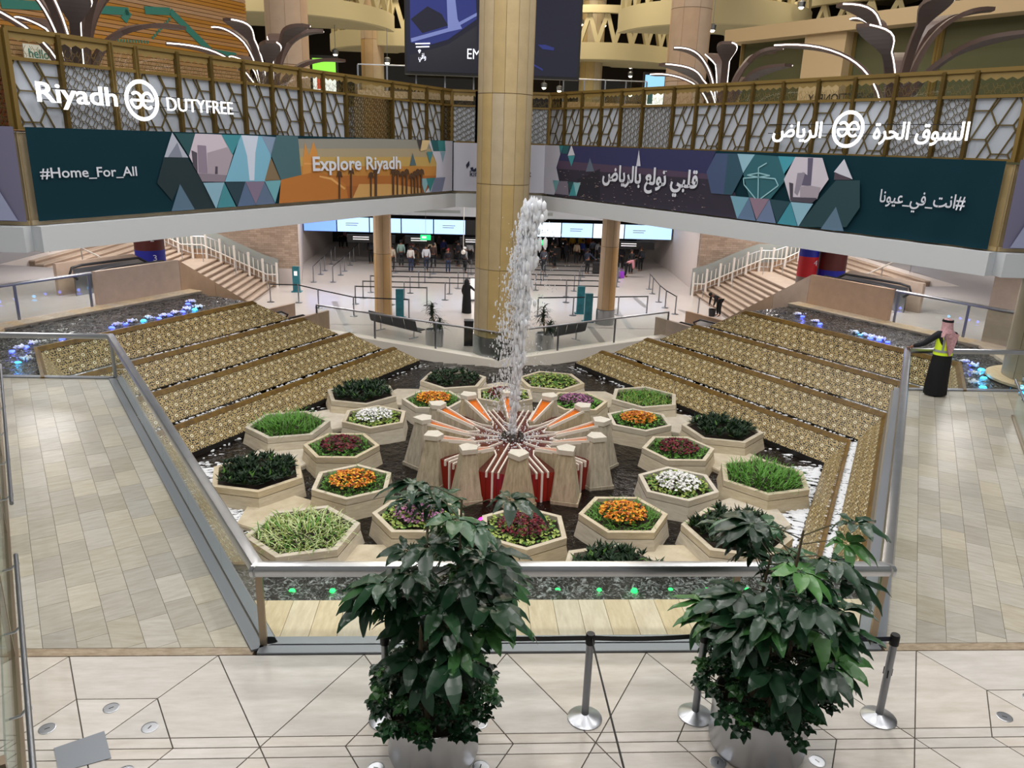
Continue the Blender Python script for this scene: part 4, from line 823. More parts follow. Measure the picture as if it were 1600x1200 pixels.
# ------------------------------------------------------------------ escalator wells
for s, t in ((-1, 'left'), (1, 'right')):
    for a_, nm, prof in ((14.0, 'near', [(-1.85, 0), (-1.85, 1.07), (1.35, 1.07), (6.3, -2.1), (9.25, -2.1), (9.25, -3.25), (1.4, -3.25), (1.4, 0)]), (16.3, 'far', [(-1.6, 0), (-1.6, 1.07), (1.35, 1.07), (6.3, -2.1), (9.6, -2.1), (9.6, -3.25), (1.4, -3.25), (1.4, 0)])):
        th = thing('parapet_wall', '%s brown stone parapet of the %s escalator well' % (nm, t), 'parapet', fk(s, a_, 0), 0, 'escalator parapets'); cuts = [prof[0][0], 1.38, 2.9, 4.6, 6.3, prof[4][0]]
        for c0, c1 in zip(cuts, cuts[1:]):
            pg = clip(clip(prof[::-1], 1, 0, c1 - .006), -1, 0, -c0 - .006)
            if len(pg) < 3: continue
            A = [fk(s, a_ - .08, u, z) for u, z in pg]; B = [fk(s, a_ + .08, u, z) for u, z in pg]; k = len(pg); mb = MB()
            mb.mesh(A + B, [tuple(range(k)), tuple(range(2 * k - 1, k - 1, -1))] + [(j, k + j, k + (j + 1) % k, (j + 1) % k) for j in range(k)]); W('panel', mb, ['tan_stone'], th)
    es = thing('escalator', 'escalator with black handrails going down between the %s parapets' % t, 'escalator', fk(s, 15.15, 0), 0, 'escalators')
    for o in (-.62, .62):
        P = [fk(s, 15.15 + o, u, z) for u, z in ((-1.2, .55), (-1.45, .75), (-1.35, .95), (-1.0, 1.0), (1.2, 1.0), (6.4, -2.15), (8.2, -2.2), (8.6, -2.4), (8.4, -2.6))]; mb = MB(); mb.tube(P, .045, 8); W('handrail', mb, ['black_rubber'], es, 60)
        mb = MB(); q = [(-1.3, 0), (-1.3, .9), (1.2, .95), (6.4, -2.2), (8.4, -2.25), (8.4, -3.15), (6.6, -3.15), (1.4, 0)]
        mb.poly([fk(s, 15.15 + o, u, z) for u, z in q]); mb.poly([fk(s, 15.15 + o + .03, u, z) for u, z in q][::-1]); W('balustrade', mb, ['steel_brush'], es)
    for k in range(16):
        u0 = 1.3 + k * .33; z_ = 0 - k * .197; mb = MB(); A = [fk(s, 14.58, u0, z_), fk(s, 15.72, u0, z_), fk(s, 15.72, u0 + .34, z_), fk(s, 14.58, u0 + .34, z_)]; mb.mesh(A + [p - Vector((0, 0, .2)) for p in A], [(0, 1, 2, 3), (0, 4, 5, 1), (1, 5, 6, 2), (2, 6, 7, 3), (3, 7, 4, 0)]); W('step', mb, ['steel_dull'], es)
    # ---------------- stairs
    st = thing('staircase', 'wide stone staircase with a middle landing climbing to the %s level' % t, 'staircase', (s * 12.6, 33, HZ), 0, 'hall staircases'); n = 20; rise = 3.15 / n; x = 12.6
    for k in range(n):
        tr = .345 if k != 9 else 1.5; z1 = HZ + rise * (k + 1); x0, x1 = sorted((s * x, s * (x + tr if k < n - 1 else 20.3))); mb = MB()
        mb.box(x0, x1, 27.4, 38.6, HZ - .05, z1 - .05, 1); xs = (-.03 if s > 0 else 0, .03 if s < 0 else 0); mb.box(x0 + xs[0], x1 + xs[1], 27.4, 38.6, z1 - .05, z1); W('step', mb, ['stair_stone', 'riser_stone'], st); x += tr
    def zst(xx): return HZ + min(1, max(0, (xx - 12.6) / 3.45)) * 1.575 if xx < 16.1 else min(0, HZ + 1.575 + max(0, (xx - 17.2) / 3.1) * 1.575)
    bl = thing('stair_balustrade', 'white post balustrade with steel handrail on the far side of the %s stairs' % t, 'balustrade', (s * 12.4, 38.3, HZ), 0, 'white stair balustrades'); xs = [12.3 + k * .78 for k in range(11)]
    for k, xx in enumerate(xs):
        z_ = zst(xx); mb = MB(); mb.tube([(s * xx, 38.3, z_), (s * xx, 38.3, z_ + 1.45)], .07, 10); W('post', mb, ['white_metal'], bl, 40)
        if k < len(xs) - 1:
            za = zst(xs[k + 1])
            for j in (1, 2): u = j / 3; mb = MB(); zz = z_ + (za - z_) * u; mb.tube([(s * (xx + .78 * u), 38.3, zz + .25), (s * (xx + .78 * u), 38.3, zz + 1.25)], .028, 6); W('baluster', mb, ['white_metal'], bl)
            mb = MB(); mb.tube([(s * xx, 38.3, z_ + 1.27), (s * (xx + .78), 38.3, za + 1.27)], .03, 6); mb.tube([(s * xx, 38.3, z_ + .3), (s * (xx + .78), 38.3, za + .3)], .025, 6); W('rail', mb, ['steel_brush'], bl)
            mb = MB(); mb.mesh([(s * xx, 38.75, z_ - .2), (s * (xx + .78), 38.75, za - .2), (s * (xx + .78), 38.75, za + 1.6), (s * xx, 38.75, z_ + 1.6)], [(0, 1, 2, 3)]); mb.mesh([(s * xx, 38.78, z_ - .2), (s * (xx + .78), 38.78, za - .2), (s * (xx + .78), 38.78, za + 1.6), (s * xx, 38.78, z_ + 1.6)], [(3, 2, 1, 0)]); W('side_panel', mb, ['grey_panel'], bl)
            mb = MB(); mb.mesh([(s * xx, 38.5, z_ - .3), (s * (xx + .78), 38.5, za - .3), (s * (xx + .78), 38.5, za + .5), (s * xx, 38.5, z_ + .5)], [(0, 1, 2, 3)]); mb.bar((s * xx, 38.52, z_ + .5), (s * (xx + .78), 38.52, za + .5), .08, .06); W('kerb_panel', mb, ['tan_stone'], bl)
    for yy, nm in ((37.2, 'far'), (29.2, 'near')):
        hr = thing('stair_handrail', '%s slim steel handrail on the %s stairs' % (nm, t), 'handrail', (s * 12.6, yy, HZ), 0, 'stair handrails'); xs = [12.0, 12.6, 14.3, 16.05, 17.2, 18.8, 20.2]; mb = MB(); mb.tube([(s * q, yy, zst(q) + .95) for q in xs], .035, 7); W('tube', mb, ['white_metal'], hr, 60)
        for q in xs[1:]: mb = MB(); mb.tube([(s * q, yy, zst(q)), (s * q, yy, zst(q) + .95)], .025, 6); W('post', mb, ['steel_brush'], hr)
# ------------------------------------------------------------------ hall furniture
def queue(label, pts):
    for i, p in enumerate(pts):
        p = Vector(p); place(HST, p, random.uniform(0, 6), '%s stanchion of the %s' % (ORD[i], label), 'queue stanchions in the hall')
        if i: a, b_ = Vector(pts[i - 1]), p; mb = MB(); mb.bar(a + Vector((0, 0, .96)), b_ + Vector((0, 0, .96)), .012, .06); W('barrier_belt', mb, ['black_rubber'], None, None, '%s belt span of the %s' % (ORD[i - 1], label), 'belt', 'queue belts in the hall')
HST = thing('belt_stanchion', 'grey queue stanchion by the stairs, last post of the far right line', 'stanchion', at(1090, 494, HZ), 0, 'queue stanchions in the hall')
mb = MB(); mb.lathe([(.19, 0), (.19, .02), (.04, .05)], 12); Lc('base', mb, ['steel_dull'], HST); mb = MB(); mb.lathe([(.035, .04), (.035, 1.0), (0, 1.0)], 8); Lc('pole', mb, ['steel_dull'], HST)
g = lambda L: [at(x, y, HZ) for x, y in L]
queue('front queue line at the left', g([(423, 472), (467, 473), (498, 481), (553, 494), (639, 498)]))
queue('leftmost lane', g([(490, 441), (501, 429), (507.5, 423), (518, 413), (524, 407)]))
queue('second lane from the left', g([(520.5, 441), (532.5, 430), (538.5, 424), (547, 414.5), (553, 408.5), (561, 399.5), (568.5, 392)]))
queue('slanting line at the right', g([(1014, 452), (1019, 459), (1029, 472), (1039, 481), (1054.5, 491)]))
queue('front belt line at the right', g([(840, 494), (895, 493), (965, 492), (1010, 491)]))
for k, (yy, x0, x1) in enumerate(((34.0, -7.2, -3.4), (35.6, -7.0, 6.6), (37.4, -6.8, 6.8), (39.2, -6.5, 7.6), (41.0, -6.3, 8.2), (42.8, -6.1, 8.6), (44.4, -6, 9))):
    n = max(2, int((x1 - x0) / 2.2)); queue('%s cross lane counted from the front' % ORD[k], [(x0 + (x1 - x0) * i / n, yy, HZ) for i in range(n + 1)])
for i, q in enumerate(((464, 456), (625, 497), (918, 503), (906, 490))):
    p = at(*q, HZ); t = thing('info_totem', 'teal %s totem %s' % ('information', ('by the stone wall left of the queue', 'right of the left hall column', 'left of the right hall column, nearer one', 'left of the right hall column, farther one')[i]), 'totem', p, 0, 'teal totems')
    mb = MB(); mb.box(-.19, .19, -.12, .12, .05, 1.45); Lc('panel', mb, ['teal_kiosk'], t); mb = MB(); mb.box(-.28, .28, -.2, .2, 0, .05); Lc('foot', mb, ['teal_kiosk'], t)
    if i == 0: mb = MB(); mb.box(-.09, .09, -.13, -.12, .95, 1.2); Lc('label_patch', mb, ['sign_white'], t)
def bench(label, a, b_):
    a, b_ = Vector(a), Vector(b_); d = (b_ - a).normalized(); L = (b_ - a).length; n = Vector((-d.y, d.x, 0)); n = n if n.y > 0 else -n; t = thing('seat_row', label, 'bench', a, 0, 'hall seats'); w_ = L / 4; up = Vector((0, 0, 1))
    for k in range(4):
        c = a + d * (w_ * (k + .5)); mb = MB(); mb.bar(c - d * (w_ * .45) + n * .28 + up * .43, c + d * (w_ * .45) + n * .28 + up * .43, .48, .04); W('seat', mb, ['seat_mesh'], t)
        mb = MB(); mb.bar(c - d * (w_ * .45) + up * .68 - n * .03, c + d * (w_ * .45) + up * .68 - n * .03, .04, .46, up=up - n * .25); W('backrest', mb, ['seat_mesh'], t)
    mb = MB(); mb.bar(a + n * .25 + up * .36, b_ + n * .25 + up * .36, .06, .06); W('beam', mb, ['steel_dull'], t)
    for u in (.15, .85): c = a + d * (L * u); mb = MB(); mb.bar(c + n * .25 + up * .0, c + n * .25 + up * .36, .06, .06); mb.bar(c - n * .02 + up * .02, c + n * .5 + up * .02, .05, .04); W('leg', mb, ['steel_brush'], t)
bench('row of four dark mesh seats behind the left arm of the hall railing', at(578, 514, HZ), at(652, 533, HZ)); bench('row of three dark mesh seats behind the right arm of the hall railing', at(850, 543, HZ), at(915, 531, HZ))
def dracaena(label, p, seed):
    random.seed(seed); t = thing('potted_plant', label, 'potted plant', p, 0, 'hall potted plants'); mb = MB(); mb.lathe([(.38, 0), (.4, .72), (.37, .72), (.36, .65), (0, .65)], 24); Lc('pot', mb, ['steel_brush'], t, 40)
    for k in range(3):
        a = k * 2.1; top = Vector((math.cos(a) * .22, math.sin(a) * .22, 1.2 + .35 * k)); mb = MB(); mb.tube([(0, 0, .6), top * .6 + Vector((0, 0, .2)), top], .025, 6); Lc('stem', mb, ['trunk'], t); mb = MB()
        for j in range(46): blade(mb, (top.x, top.y, top.z - .5 * (j / 46)), random.uniform(0, 6.3), random.uniform(.35, .62), .035, random.uniform(.3, 1.2), random.uniform(.5, 1.1), 0, 4)
        Lc('leaf_tuft', mb, ['leaf_deep'], t)
dracaena('slender leafed plant in a steel pot left of the great column', at(679, 540, HZ), 5); dracaena('slender leafed plant in a steel pot beside the water jet right of the great column', at(850, 546, HZ), 6); random.seed(3)
p = at(732, 539, HZ); t = thing('waste_bin', 'tall black bin touching the foot of the great column', 'bin', p); mb = MB(); mb.box(-.2, .2, -.2, .2, 0, 1.05); Lc('body', mb, ['black'], t); mb = MB(); mb.box(-.21, .21, -.21, .21, 1.05, 1.12); mb.box(-.14, .14, -.205, -.2, .85, .95); Lc('lid', mb, ['black_rubber'], t)
p = at(738, 470, HZ); t = thing('white_stand', 'white upright board next to the woman in black', 'board', p); mb = MB(); mb.box(-.12, .2, -.04, .04, .1, 1.25); Lc('panel', mb, ['sign_white'], t); mb = MB(); mb.box(-.15, .2, -.15, .15, 0, .1); Lc('foot', mb, ['steel_dull'], t)
# ------------------------------------------------------------------ upper floor slabs with white edge beam
OL, OR_ = Vector((-1.97, 25.5, 0)), Vector((1.95, 25.5, 0)); EL, ER = Vector((-.5, -S3, 0)), Vector((.5, -S3, 0)); NL, NR = Vector((S3, -.5, 0)), Vector((-S3, -.5, 0))
CL, CR = OL + EL * 17.5, OR_ + ER * 17.85
for pl, nm in (([(CL.x, CL.y), (OL.x, OL.y), (OL.x, 62), (-45, 62), (-45, CL.y)], 'left'), ([(OL.x, 25.5), (OR_.x, 25.5), (OR_.x, 62), (OL.x, 62)], 'middle'), ([(OR_.x, 25.5), (CR.x, CR.y), (45, CR.y), (45, 62), (OR_.x, 62)], 'right')):
    pl = pl if parea(pl) > 0 else pl[::-1]; q = inset(pl, .06); mb = MB(); mb.prism(q, 2.76, 5.2); structure('ceiling', mb, ['white_paint'], '%s part of the upper floor slab over the arrivals hall' % nm)
for a, b_, nm in ((CL + Vector((-8, 0, 0)), CL, 'outer left'), (CL, OL, 'left'), (OL, OR_, 'middle'), (OR_, CR, 'right'), (CR, CR + Vector((8, 0, 0)), 'outer right')):
    d = (b_ - a).normalized(); n = Vector((-d.y, d.x, 0)); mb = MB(); mb.bar(a - n * .1 + Vector((0, 0, 3.05)), b_ - n * .1 + Vector((0, 0, 3.05)), .45, .54); structure('trim_6', mb, ['white_paint'], '%s stretch of the white beam below the banners' % nm)
    mb = MB(); mb.bar(a + n * .02 + Vector((0, 0, 3.38)), b_ + n * .02 + Vector((0, 0, 3.38)), .16, .1); mb.bar(a + n * .1 + Vector((0, 0, 4.3)), b_ + n * .1 + Vector((0, 0, 4.3)), .14, 1.9); structure('trim_7', mb, ['column_stone'], '%s stretch of the tan stone edge behind the banners' % nm)
for s, t, q in ((-1, 'left', ((-4, 404), (64, 366))), (1, 'right', ((1416, 440), (1478, 408)))):
    yy = 44.0; a, b_ = atY(*q[0], yy), atY(*q[1], yy); o = thing('display_screen', 'bright blue lit screen wall at the far %s under the balcony' % t, 'screen', ((a.x + b_.x) / 2, yy, 0), 0, 'blue screens under the balcony'); mb = MB(); mb.box(a.x, b_.x, yy, yy + .2, 0, max(1.2, b_.z)); W('casing', mb, ['black'], o); n = 3
    for k in range(n): mb = MB(); w_ = (b_.x - a.x) / n; mb.box(a.x + w_ * k + .05, a.x + w_ * (k + 1) - .05, yy - .03, yy, .05, max(1.1, b_.z)); W('display', mb, ['screen_deep'], o)
# ------------------------------------------------------------------ lettering
AR = {'ا': 'FE8DFE8E', 'ب': 'FE8FFE90FE91FE92', 'ة': 'FE93FE94', 'ت': 'FE95FE96FE97FE98', 'ح': 'FEA1FEA2FEA3FEA4', 'ر': 'FEADFEAE', 'س': 'FEB1FEB2FEB3FEB4', 'ض': 'FEBDFEBEFEBFFEC0', 'ع': 'FEC9FECAFECBFECC',
      'ف': 'FED1FED2FED3FED4', 'ق': 'FED5FED6FED7FED8', 'ل': 'FEDDFEDEFEDFFEE0', 'ن': 'FEE5FEE6FEE7FEE8', 'و': 'FEEDFEEE', 'ي': 'FEF1FEF2FEF3FEF4'}
def arabic(s):
    out = ''
    for i, c in enumerate(s):
        if c not in AR: out += c; continue
        f = [chr(int(AR[c][k:k + 4], 16)) for k in range(0, len(AR[c]), 4)]
        pj = i > 0 and s[i - 1] in AR and len(AR[s[i - 1]]) == 16; nj = len(f) == 4 and i + 1 < len(s) and s[i + 1] in AR
        out += f[3] if pj and nj else f[1] if pj else f[2] if nj else f[0]
    return out[::-1]
def textmesh(body, bold=0, depth=0):
    c = bpy.data.curves.new('lettering', 'FONT'); c.body = body; c.offset = bold; c.extrude = depth; c.resolution_u = 3
    o = bpy.data.objects.new('lettering', c); COL.objects.link(o); dg = bpy.context.evaluated_depsgraph_get(); me = bpy.data.meshes.new_from_object(o.evaluated_get(dg)); bpy.data.objects.remove(o); bpy.data.curves.remove(c); return me
def lettering(name, body, O, X, Yv, Nn, w_, h_, m, parent, bold=0, depth=0, label=None, fit=True):   # lower-left corner O, axes X, Yv, facing Nn
    me = textmesh(body, bold, depth); xs = [v.co.x for v in me.vertices]; ys = [v.co.y for v in me.vertices]
    if not xs: return
    x0, y0 = min(xs), min(ys); sy = h_ / (max(ys) - y0); sx = w_ / (max(xs) - x0) if fit else sy; off = Vector((0, 0, 0)); pr = parent
    while pr is not None: off += ORG.get(pr.name, Vector((0, 0, 0))) if pr.parent is None else pr.location; pr = pr.parent
    for v in me.vertices: v.co = O + X * ((v.co.x - x0) * sx) + Yv * ((v.co.y - y0) * sy) + Nn * (v.co.z if depth else 0) - off
    me.materials.clear(); me.materials.append(MATS[m]); return tag(link(name, me, parent), label)
UP = Vector((0, 0, 1))
for t, txt, p, d in PENDING: lettering('numeral', txt, p, Vector((-d.y, d.x, 0)), UP, d, .14, .24, 'print_white', t)
# ------------------------------------------------------------------ banners: flat print laid out on the cloth plane
class Plane:
    def __init__(s, O, E, N_, flip): s.O, s.E, s.N, s.flip = O, E, N_, flip
    def P(s, u, z, off=0): return s.O + s.E * u + s.N * off + Vector((0, 0, z))
    def uz(s, x, y, off=0): p = onpl(x, y, s.O + s.N * off, s.N); return (p - s.O).dot(s.E), p.z
PLL, PLR, PLM = Plane(OL, EL, NL, True), Plane(OR_, ER, NR, False), Plane(OL, Vector((1, 0, 0)), Vector((0, -1, 0)), False)
def cloth(pl, u0, u1, z0, z1, amp, m, parent, off=.16, tail=None):
    nu, nz = max(4, int(abs(u1 - u0) * 5)), 6; mb = MB(); g = []
    for i in range(nu + 1):
        for j in range(nz + 1):
            u = u0 + (u1 - u0) * i / nu; z = z0 + (z1 - z0) * j / nz; a = amp + (tail[1] * max(0, 1 - abs(u - tail[0]) / 3.2) if tail else 0)
            g.append(pl.P(u, z, off + a * math.sin(u * 5 + (1 - j / nz) * 2.2) * (1.15 - j / nz)))
    mb.mesh(g, [(i * (nz + 1) + j, (i + 1) * (nz + 1) + j, (i + 1) * (nz + 1) + j + 1, i * (nz + 1) + j + 1) for i in range(nu) for j in range(nz)])
    return W('cloth', mb, [m], parent, 60)
def pm(c):
    k = 'print_' + c.strip('#')
    if k not in MATS: mat(k, c, .75)
    return k
def shapes(pl, L, parent, off, z0, z1, tf, ulim=None):
    for c, pts in L:
        q = [pl.uz(*tf(x, y), off) for x, y in pts]; q = clip(clip(q, 0, 1, z1 - .01), 0, -1, -z0 - .01)
        if ulim: q = clip(clip(q, 1, 0, ulim[1]), -1, 0, -ulim[0])
        if len(q) < 3: continue
        mb = MB(); mb.poly([pl.P(u, z, off) for u, z in q]); W('print_patch', mb, [pm(c)], parent); off += .0012
    return off
def btext(pl, body, x0, y0, x1, y1, m, parent, off, bold, depth=0, name='lettering', label=None):     # photo corners lower-left, upper-right
    u0, za = pl.uz(x0, y0, off); u1, zb = pl.uz(x1, y1, off); X = -pl.E if pl.flip else pl.E
    return lettering(name, body, pl.P(u0, za, off), X, UP, pl.N, abs(u1 - u0), zb - za, m, parent, bold, depth, label)
mat('cloth_teal', '#0b2f3a', .8, spec=.15); mat('cloth_pale', '#c3c4d4', .75); mat('cloth_navy', '#262a52', .7); mat('cloth_lilac', '#77748f', .7)
BZ0, BZ1 = 3.42, 5.36
bn = thing('banner', 'long teal banner reading #Home_For_All and Explore Riyadh on the left balcony', 'banner', PLL.P(8, BZ0, .15), 0, 'balcony banners')
cloth(PLL, .04, 17.42, BZ0, BZ1, .006, 'cloth_teal', bn)
r4 = lambda x, y: (230 + x / 6.154, 190 + y / 6.154); r5 = lambda x, y: (470 + x / 6.154, 190 + y / 6.154)
o = shapes(PLL, [('#102a32', [(160, 345), (385, 345), (520, 560), (660, 840), (460, 860), (315, 600), (240, 760), (95, 590)]), ('#aeb3c4', [(240, 105), (165, 342), (395, 345)]), ('#7d8496', [(290, 200), (200, 342), (340, 345)]), ('#1f4c52', [(262, 110), (465, 115), (400, 330)]), ('#536f86', [(315, 600), (468, 862), (228, 880)]),
    ('#cbbfcd', [(462, 115), (715, 125), (825, 320), (745, 580), (530, 578), (402, 330)]), ('#4b4553', [(425, 275), (480, 300), (485, 490), (440, 420)]), ('#8b7d90', [(482, 225), (566, 232), (582, 500), (492, 492)]), ('#a69aa6', [(578, 300), (770, 245), (822, 325), (760, 520), (584, 505)]), ('#4a4252', [(655, 430), (678, 432), (678, 505), (652, 505)]), ('#857a88', [(490, 495), (765, 515), (745, 580), (530, 578)]),
    ('#3c8b98', [(715, 125), (905, 130), (820, 320)]), ('#79b2cd', [(880, 185), (905, 130), (1110, 140), (1195, 330), (1135, 575), (748, 578)]), ('#c9d3e6', [(905, 130), (1068, 138), (1040, 300), (1030, 565), (985, 565), (960, 330)]), ('#8095b0', [(1098, 138), (1248, 150), (1192, 325)]), ('#7d6a50', [(1190, 345), (1285, 560), (1130, 568)]),
    ('#86aec4', [(538, 588), (742, 585), (665, 842)]), ('#3f8794', [(742, 588), (858, 825), (672, 838)]), ('#1e3947', [(748, 584), (942, 580), (865, 812)]), ('#53698a', [(944, 580), (1045, 800), (868, 818)]), ('#7d6f88', [(945, 577), (1130, 577), (1045, 795)]), ('#5a6c8a', [(1128, 580), (1235, 795), (1045, 800)]), ('#6aa6b4', [(1130, 572), (1290, 562), (1232, 780)])], bn, .185, BZ0, BZ1, r4)
sky = [('#8d8b83', 165, 260), ('#a39579', 260, 340), ('#b99a58', 340, 430), ('#b8803a', 430, 520), ('#a9662b', 520, 620), ('#9c5a26', 620, 800)]
for c, y0, y1 in sky: o = shapes(PLL, [(c, [(-185, y0), (1400, y0), (1400, y1), (-185, y1)])], bn, o, BZ0, BZ1, r5)
o = shapes(PLL, [('#43666f', [(-230, 120), (-30, 120), (10, 545), (-190, 560), (-285, 325)]), ('#c98a42', [(20, 400), (40, 200), (80, 330), (120, 190), (160, 300), (180, 520), (20, 520)]), ('#b4702e', [(-190, 560), (60, 500), (150, 480), (300, 520), (430, 600), (460, 760), (-210, 800)]), ('#d69a55', [(30, 395), (170, 400), (170, 415), (30, 412)]), ('#d9a25e', [(180, 520), (300, 540), (430, 640), (420, 655), (290, 560), (180, 535)]), ('#c79a5c', [(560, 600), (860, 600), (1160, 640), (1160, 700), (500, 735)]),
    ('#c3c4d4', [(1250, 150), (1460, 165), (1455, 690), (1170, 720), (1300, 540), (1305, 400), (1225, 190)]), ('#3f3a3c', [(1115, 165), (1170, 170), (1145, 280)]), ('#d0b88a', [(1170, 170), (1245, 172), (1210, 270), (1150, 285)]), ('#1b5660', [(1245, 172), (1315, 175), (1340, 285), (1275, 285)]), ('#2f7a80', [(1315, 175), (1385, 178), (1392, 285), (1330, 285)]), ('#4a646e', [(1075, 300), (1110, 420), (1048, 422)]), ('#3f7f88', [(1210, 290), (1270, 290), (1243, 405)]), ('#7ea0b4', [(1340, 288), (1390, 290), (1365, 395)]),
    ('#7fa9b4', [(1150, 548), (1240, 545), (1190, 690)]), ('#2e7a80', [(1205, 545), (1290, 540), (1245, 680)]), ('#6f7794', [(1290, 540), (1390, 535), (1360, 670), (1250, 690)])], bn, o, BZ0, BZ1, r5)
for x, y0, y1, w_ in ((372, 500, 745, 8), (485, 470, 740, 7), (675, 510, 720, 8), (722, 470, 720, 12), (890, 470, 715, 10), (930, 490, 710, 7), (980, 500, 705, 7), (1018, 480, 700, 8), (1065, 520, 700, 6), (1095, 500, 695, 8), (1125, 480, 690, 7), (1160, 480, 690, 7)):
    o = shapes(PLL, [('#4d3420', [(x - w_, y0), (x + w_, y0), (x + w_, y1), (x - w_, y1)]), ('#4d3420', [(x - 28, y0 + 40), (x - 18, y0 - 15), (x, y0 - 28), (x + 20, y0 - 15), (x + 30, y0 + 40), (x, y0 + 8)])], bn, o, BZ0, BZ1, r5)
btext(PLL, '#Home_For_All', 64, 281.5, 213, 260, 'print_white', bn, .2, .012); btext(PLL, 'Explore Riyadh', 489.5, 274.5, 626.5, 244.5, 'print_white', bn, o + .004, .022)
bn = thing('banner', 'plain pale banner with small dark airport lettering behind the great column', 'banner', PLM.P(2, BZ0, .15), 0, 'balcony banners'); cloth(PLM, .06, 3.86, BZ0, BZ1 - .06, .004, 'cloth_pale', bn); mat('ink', '#1a2440', .6)
u0, z0 = PLM.uz(734, 275); lettering('lettering', 'kin', PLM.P(u0, z0, .19), Vector((1, 0, 0)), UP, PLM.N, .34, .22, 'ink', bn, .01); u1, z1 = PLM.uz(826, 276); lettering('lettering', 't', PLM.P(u1, z1, .19), Vector((1, 0, 0)), UP, PLM.N, .08, .2, 'ink', bn, .01)
shapes(PLM, [('#1a2440', [(728, 258), (733, 251), (733.5, 258), (729, 263)]), ('#1a2440', [(735, 262), (739, 261), (740, 265), (744, 262), (744, 268), (736, 267)])], bn, .19, BZ0, BZ1, lambda x, y: (x, y))
bn = thing('banner', 'long navy and teal banner with white Arabic slogans on the right balcony', 'banner', PLR.P(8, BZ0, .15), 0, 'balcony banners')
cloth(PLR, .25, 17.72, BZ0 - .06, BZ1 - .04, .006, 'cloth_teal', bn, tail=(16.5, .035))
r6 = lambda x, y: (840 + x / 6.154, 210 + y / 6.154); r7 = lambda x, y: (1090 + x / 6.154, 220 + y / 6.154)
o = shapes(PLR, [('#2a2c58', [(80, 90), (1720, 150), (1640, 330), (1700, 540), (1900, 560), (1960, 830), (80, 560)]), ('#4a3a52', [(200, 250), (1650, 380), (1640, 430), (190, 330)]), ('#2b2638', [(190, 330), (1640, 430), (1900, 560), (1960, 900), (80, 600)]), ('#1d1b2a', [(380, 430), (600, 330), (600, 640), (380, 600)]), ('#c3c4d4', [(60, 85), (205, 95), (218, 190), (180, 320), (205, 440), (160, 580), (60, 570)]),
    ('#2f7f84', [(205, 95), (250, 97), (225, 185)]), ('#1e5a62', [(250, 97), (310, 100), (285, 185), (235, 185)]), ('#c9cbd8', [(325, 100), (358, 200), (290, 205)]), ('#3b8e98', [(290, 205), (358, 205), (325, 310)]), ('#5a6678', [(503, 225), (545, 355), (462, 360)]), ('#6fa6b0', [(145, 440), (210, 445), (170, 560)]), ('#7a7486', [(205, 450), (290, 450), (300, 585), (165, 570)]), ('#1c4a50', [(285, 455), (345, 458), (310, 550)]), ('#3b8e98', [(345, 460), (375, 590), (300, 590)]), ('#7fb2ba', [(345, 460), (412, 465), (372, 595)]), ('#c6c8d8', [(974, 148), (990, 305), (948, 305)])], bn, .2, BZ0 - .06, BZ1 - .04, r6)
random.seed(21)
for _ in range(150):
    x, y = random.uniform(210, 1600), 0; y = 330 + (x - 210) * .09 + random.uniform(0, 330); a, b_ = random.uniform(4, 18), random.uniform(2, 5)
    o2 = shapes(PLR, [(random.choice(('#9a7a70', '#b8a4a0', '#5e4a5c', '#7b6a80', '#d0b8a0')), [(x, y), (x + a, y + a * .1), (x + a, y + b_ + a * .1), (x, y + b_)])], bn, o + .001, BZ0 - .06, BZ1 - .04, r6, (1.0, 17))
o = shapes(PLR, [('#3e4f74', [(175, 120), (385, 125), (440, 310), (330, 520), (130, 505), (85, 300)]), ('#274d60', [(385, 125), (440, 310), (330, 520), (250, 515), (290, 130)]), ('#8cb8cc', [(383, 125), (550, 132), (438, 310)]), ('#26606c', [(550, 132), (780, 150), (850, 370), (700, 560), (495, 545), (440, 320)]), ('#3e98ac', [(775, 148), (945, 155), (830, 320)]), ('#c9c3d0', [(940, 155), (1200, 165), (1260, 370), (1190, 470), (1100, 600), (890, 580), (830, 370)]), ('#5d5870', [(1060, 165), (1112, 165), (1090, 435), (1000, 430), (1010, 300), (1055, 330)]), ('#8d8798', [(960, 310), (1035, 305), (1000, 430), (960, 530), (930, 500)]), ('#46404e', [(880, 400), (920, 410), (915, 570), (890, 575)]), ('#a29aa6', [(985, 440), (1085, 430), (1185, 450), (1150, 560), (985, 540)]), ('#4a4454', [(890, 540), (1150, 550), (1100, 600), (900, 582)]), ('#c9ccda', [(1410, 175), (1490, 370), (1310, 300)]), ('#4d4350', [(1318, 300), (1480, 375), (1310, 375)]), ('#1c4048', [(1330, 380), (1560, 380), (1560, 640), (1430, 830), (960, 830), (1170, 560)]),
    ('#6fa0b6', [(315, 528), (495, 545), (380, 750)]), ('#5a7494', [(495, 548), (560, 770), (378, 752)]), ('#8a7488', [(497, 545), (688, 560), (565, 760)]), ('#66789a', [(690, 562), (755, 800), (560, 775)]), ('#1d4450', [(690, 560), (890, 585), (762, 790)]), ('#3a8ca0', [(892, 590), (962, 835), (762, 800)]), ('#8ab6cc', [(895, 588), (1110, 605), (965, 828)]), ('#58748c', [(1330, 635), (1405, 870), (1178, 855)])], bn, o2, BZ0 - .06, BZ1 - .04, r7)
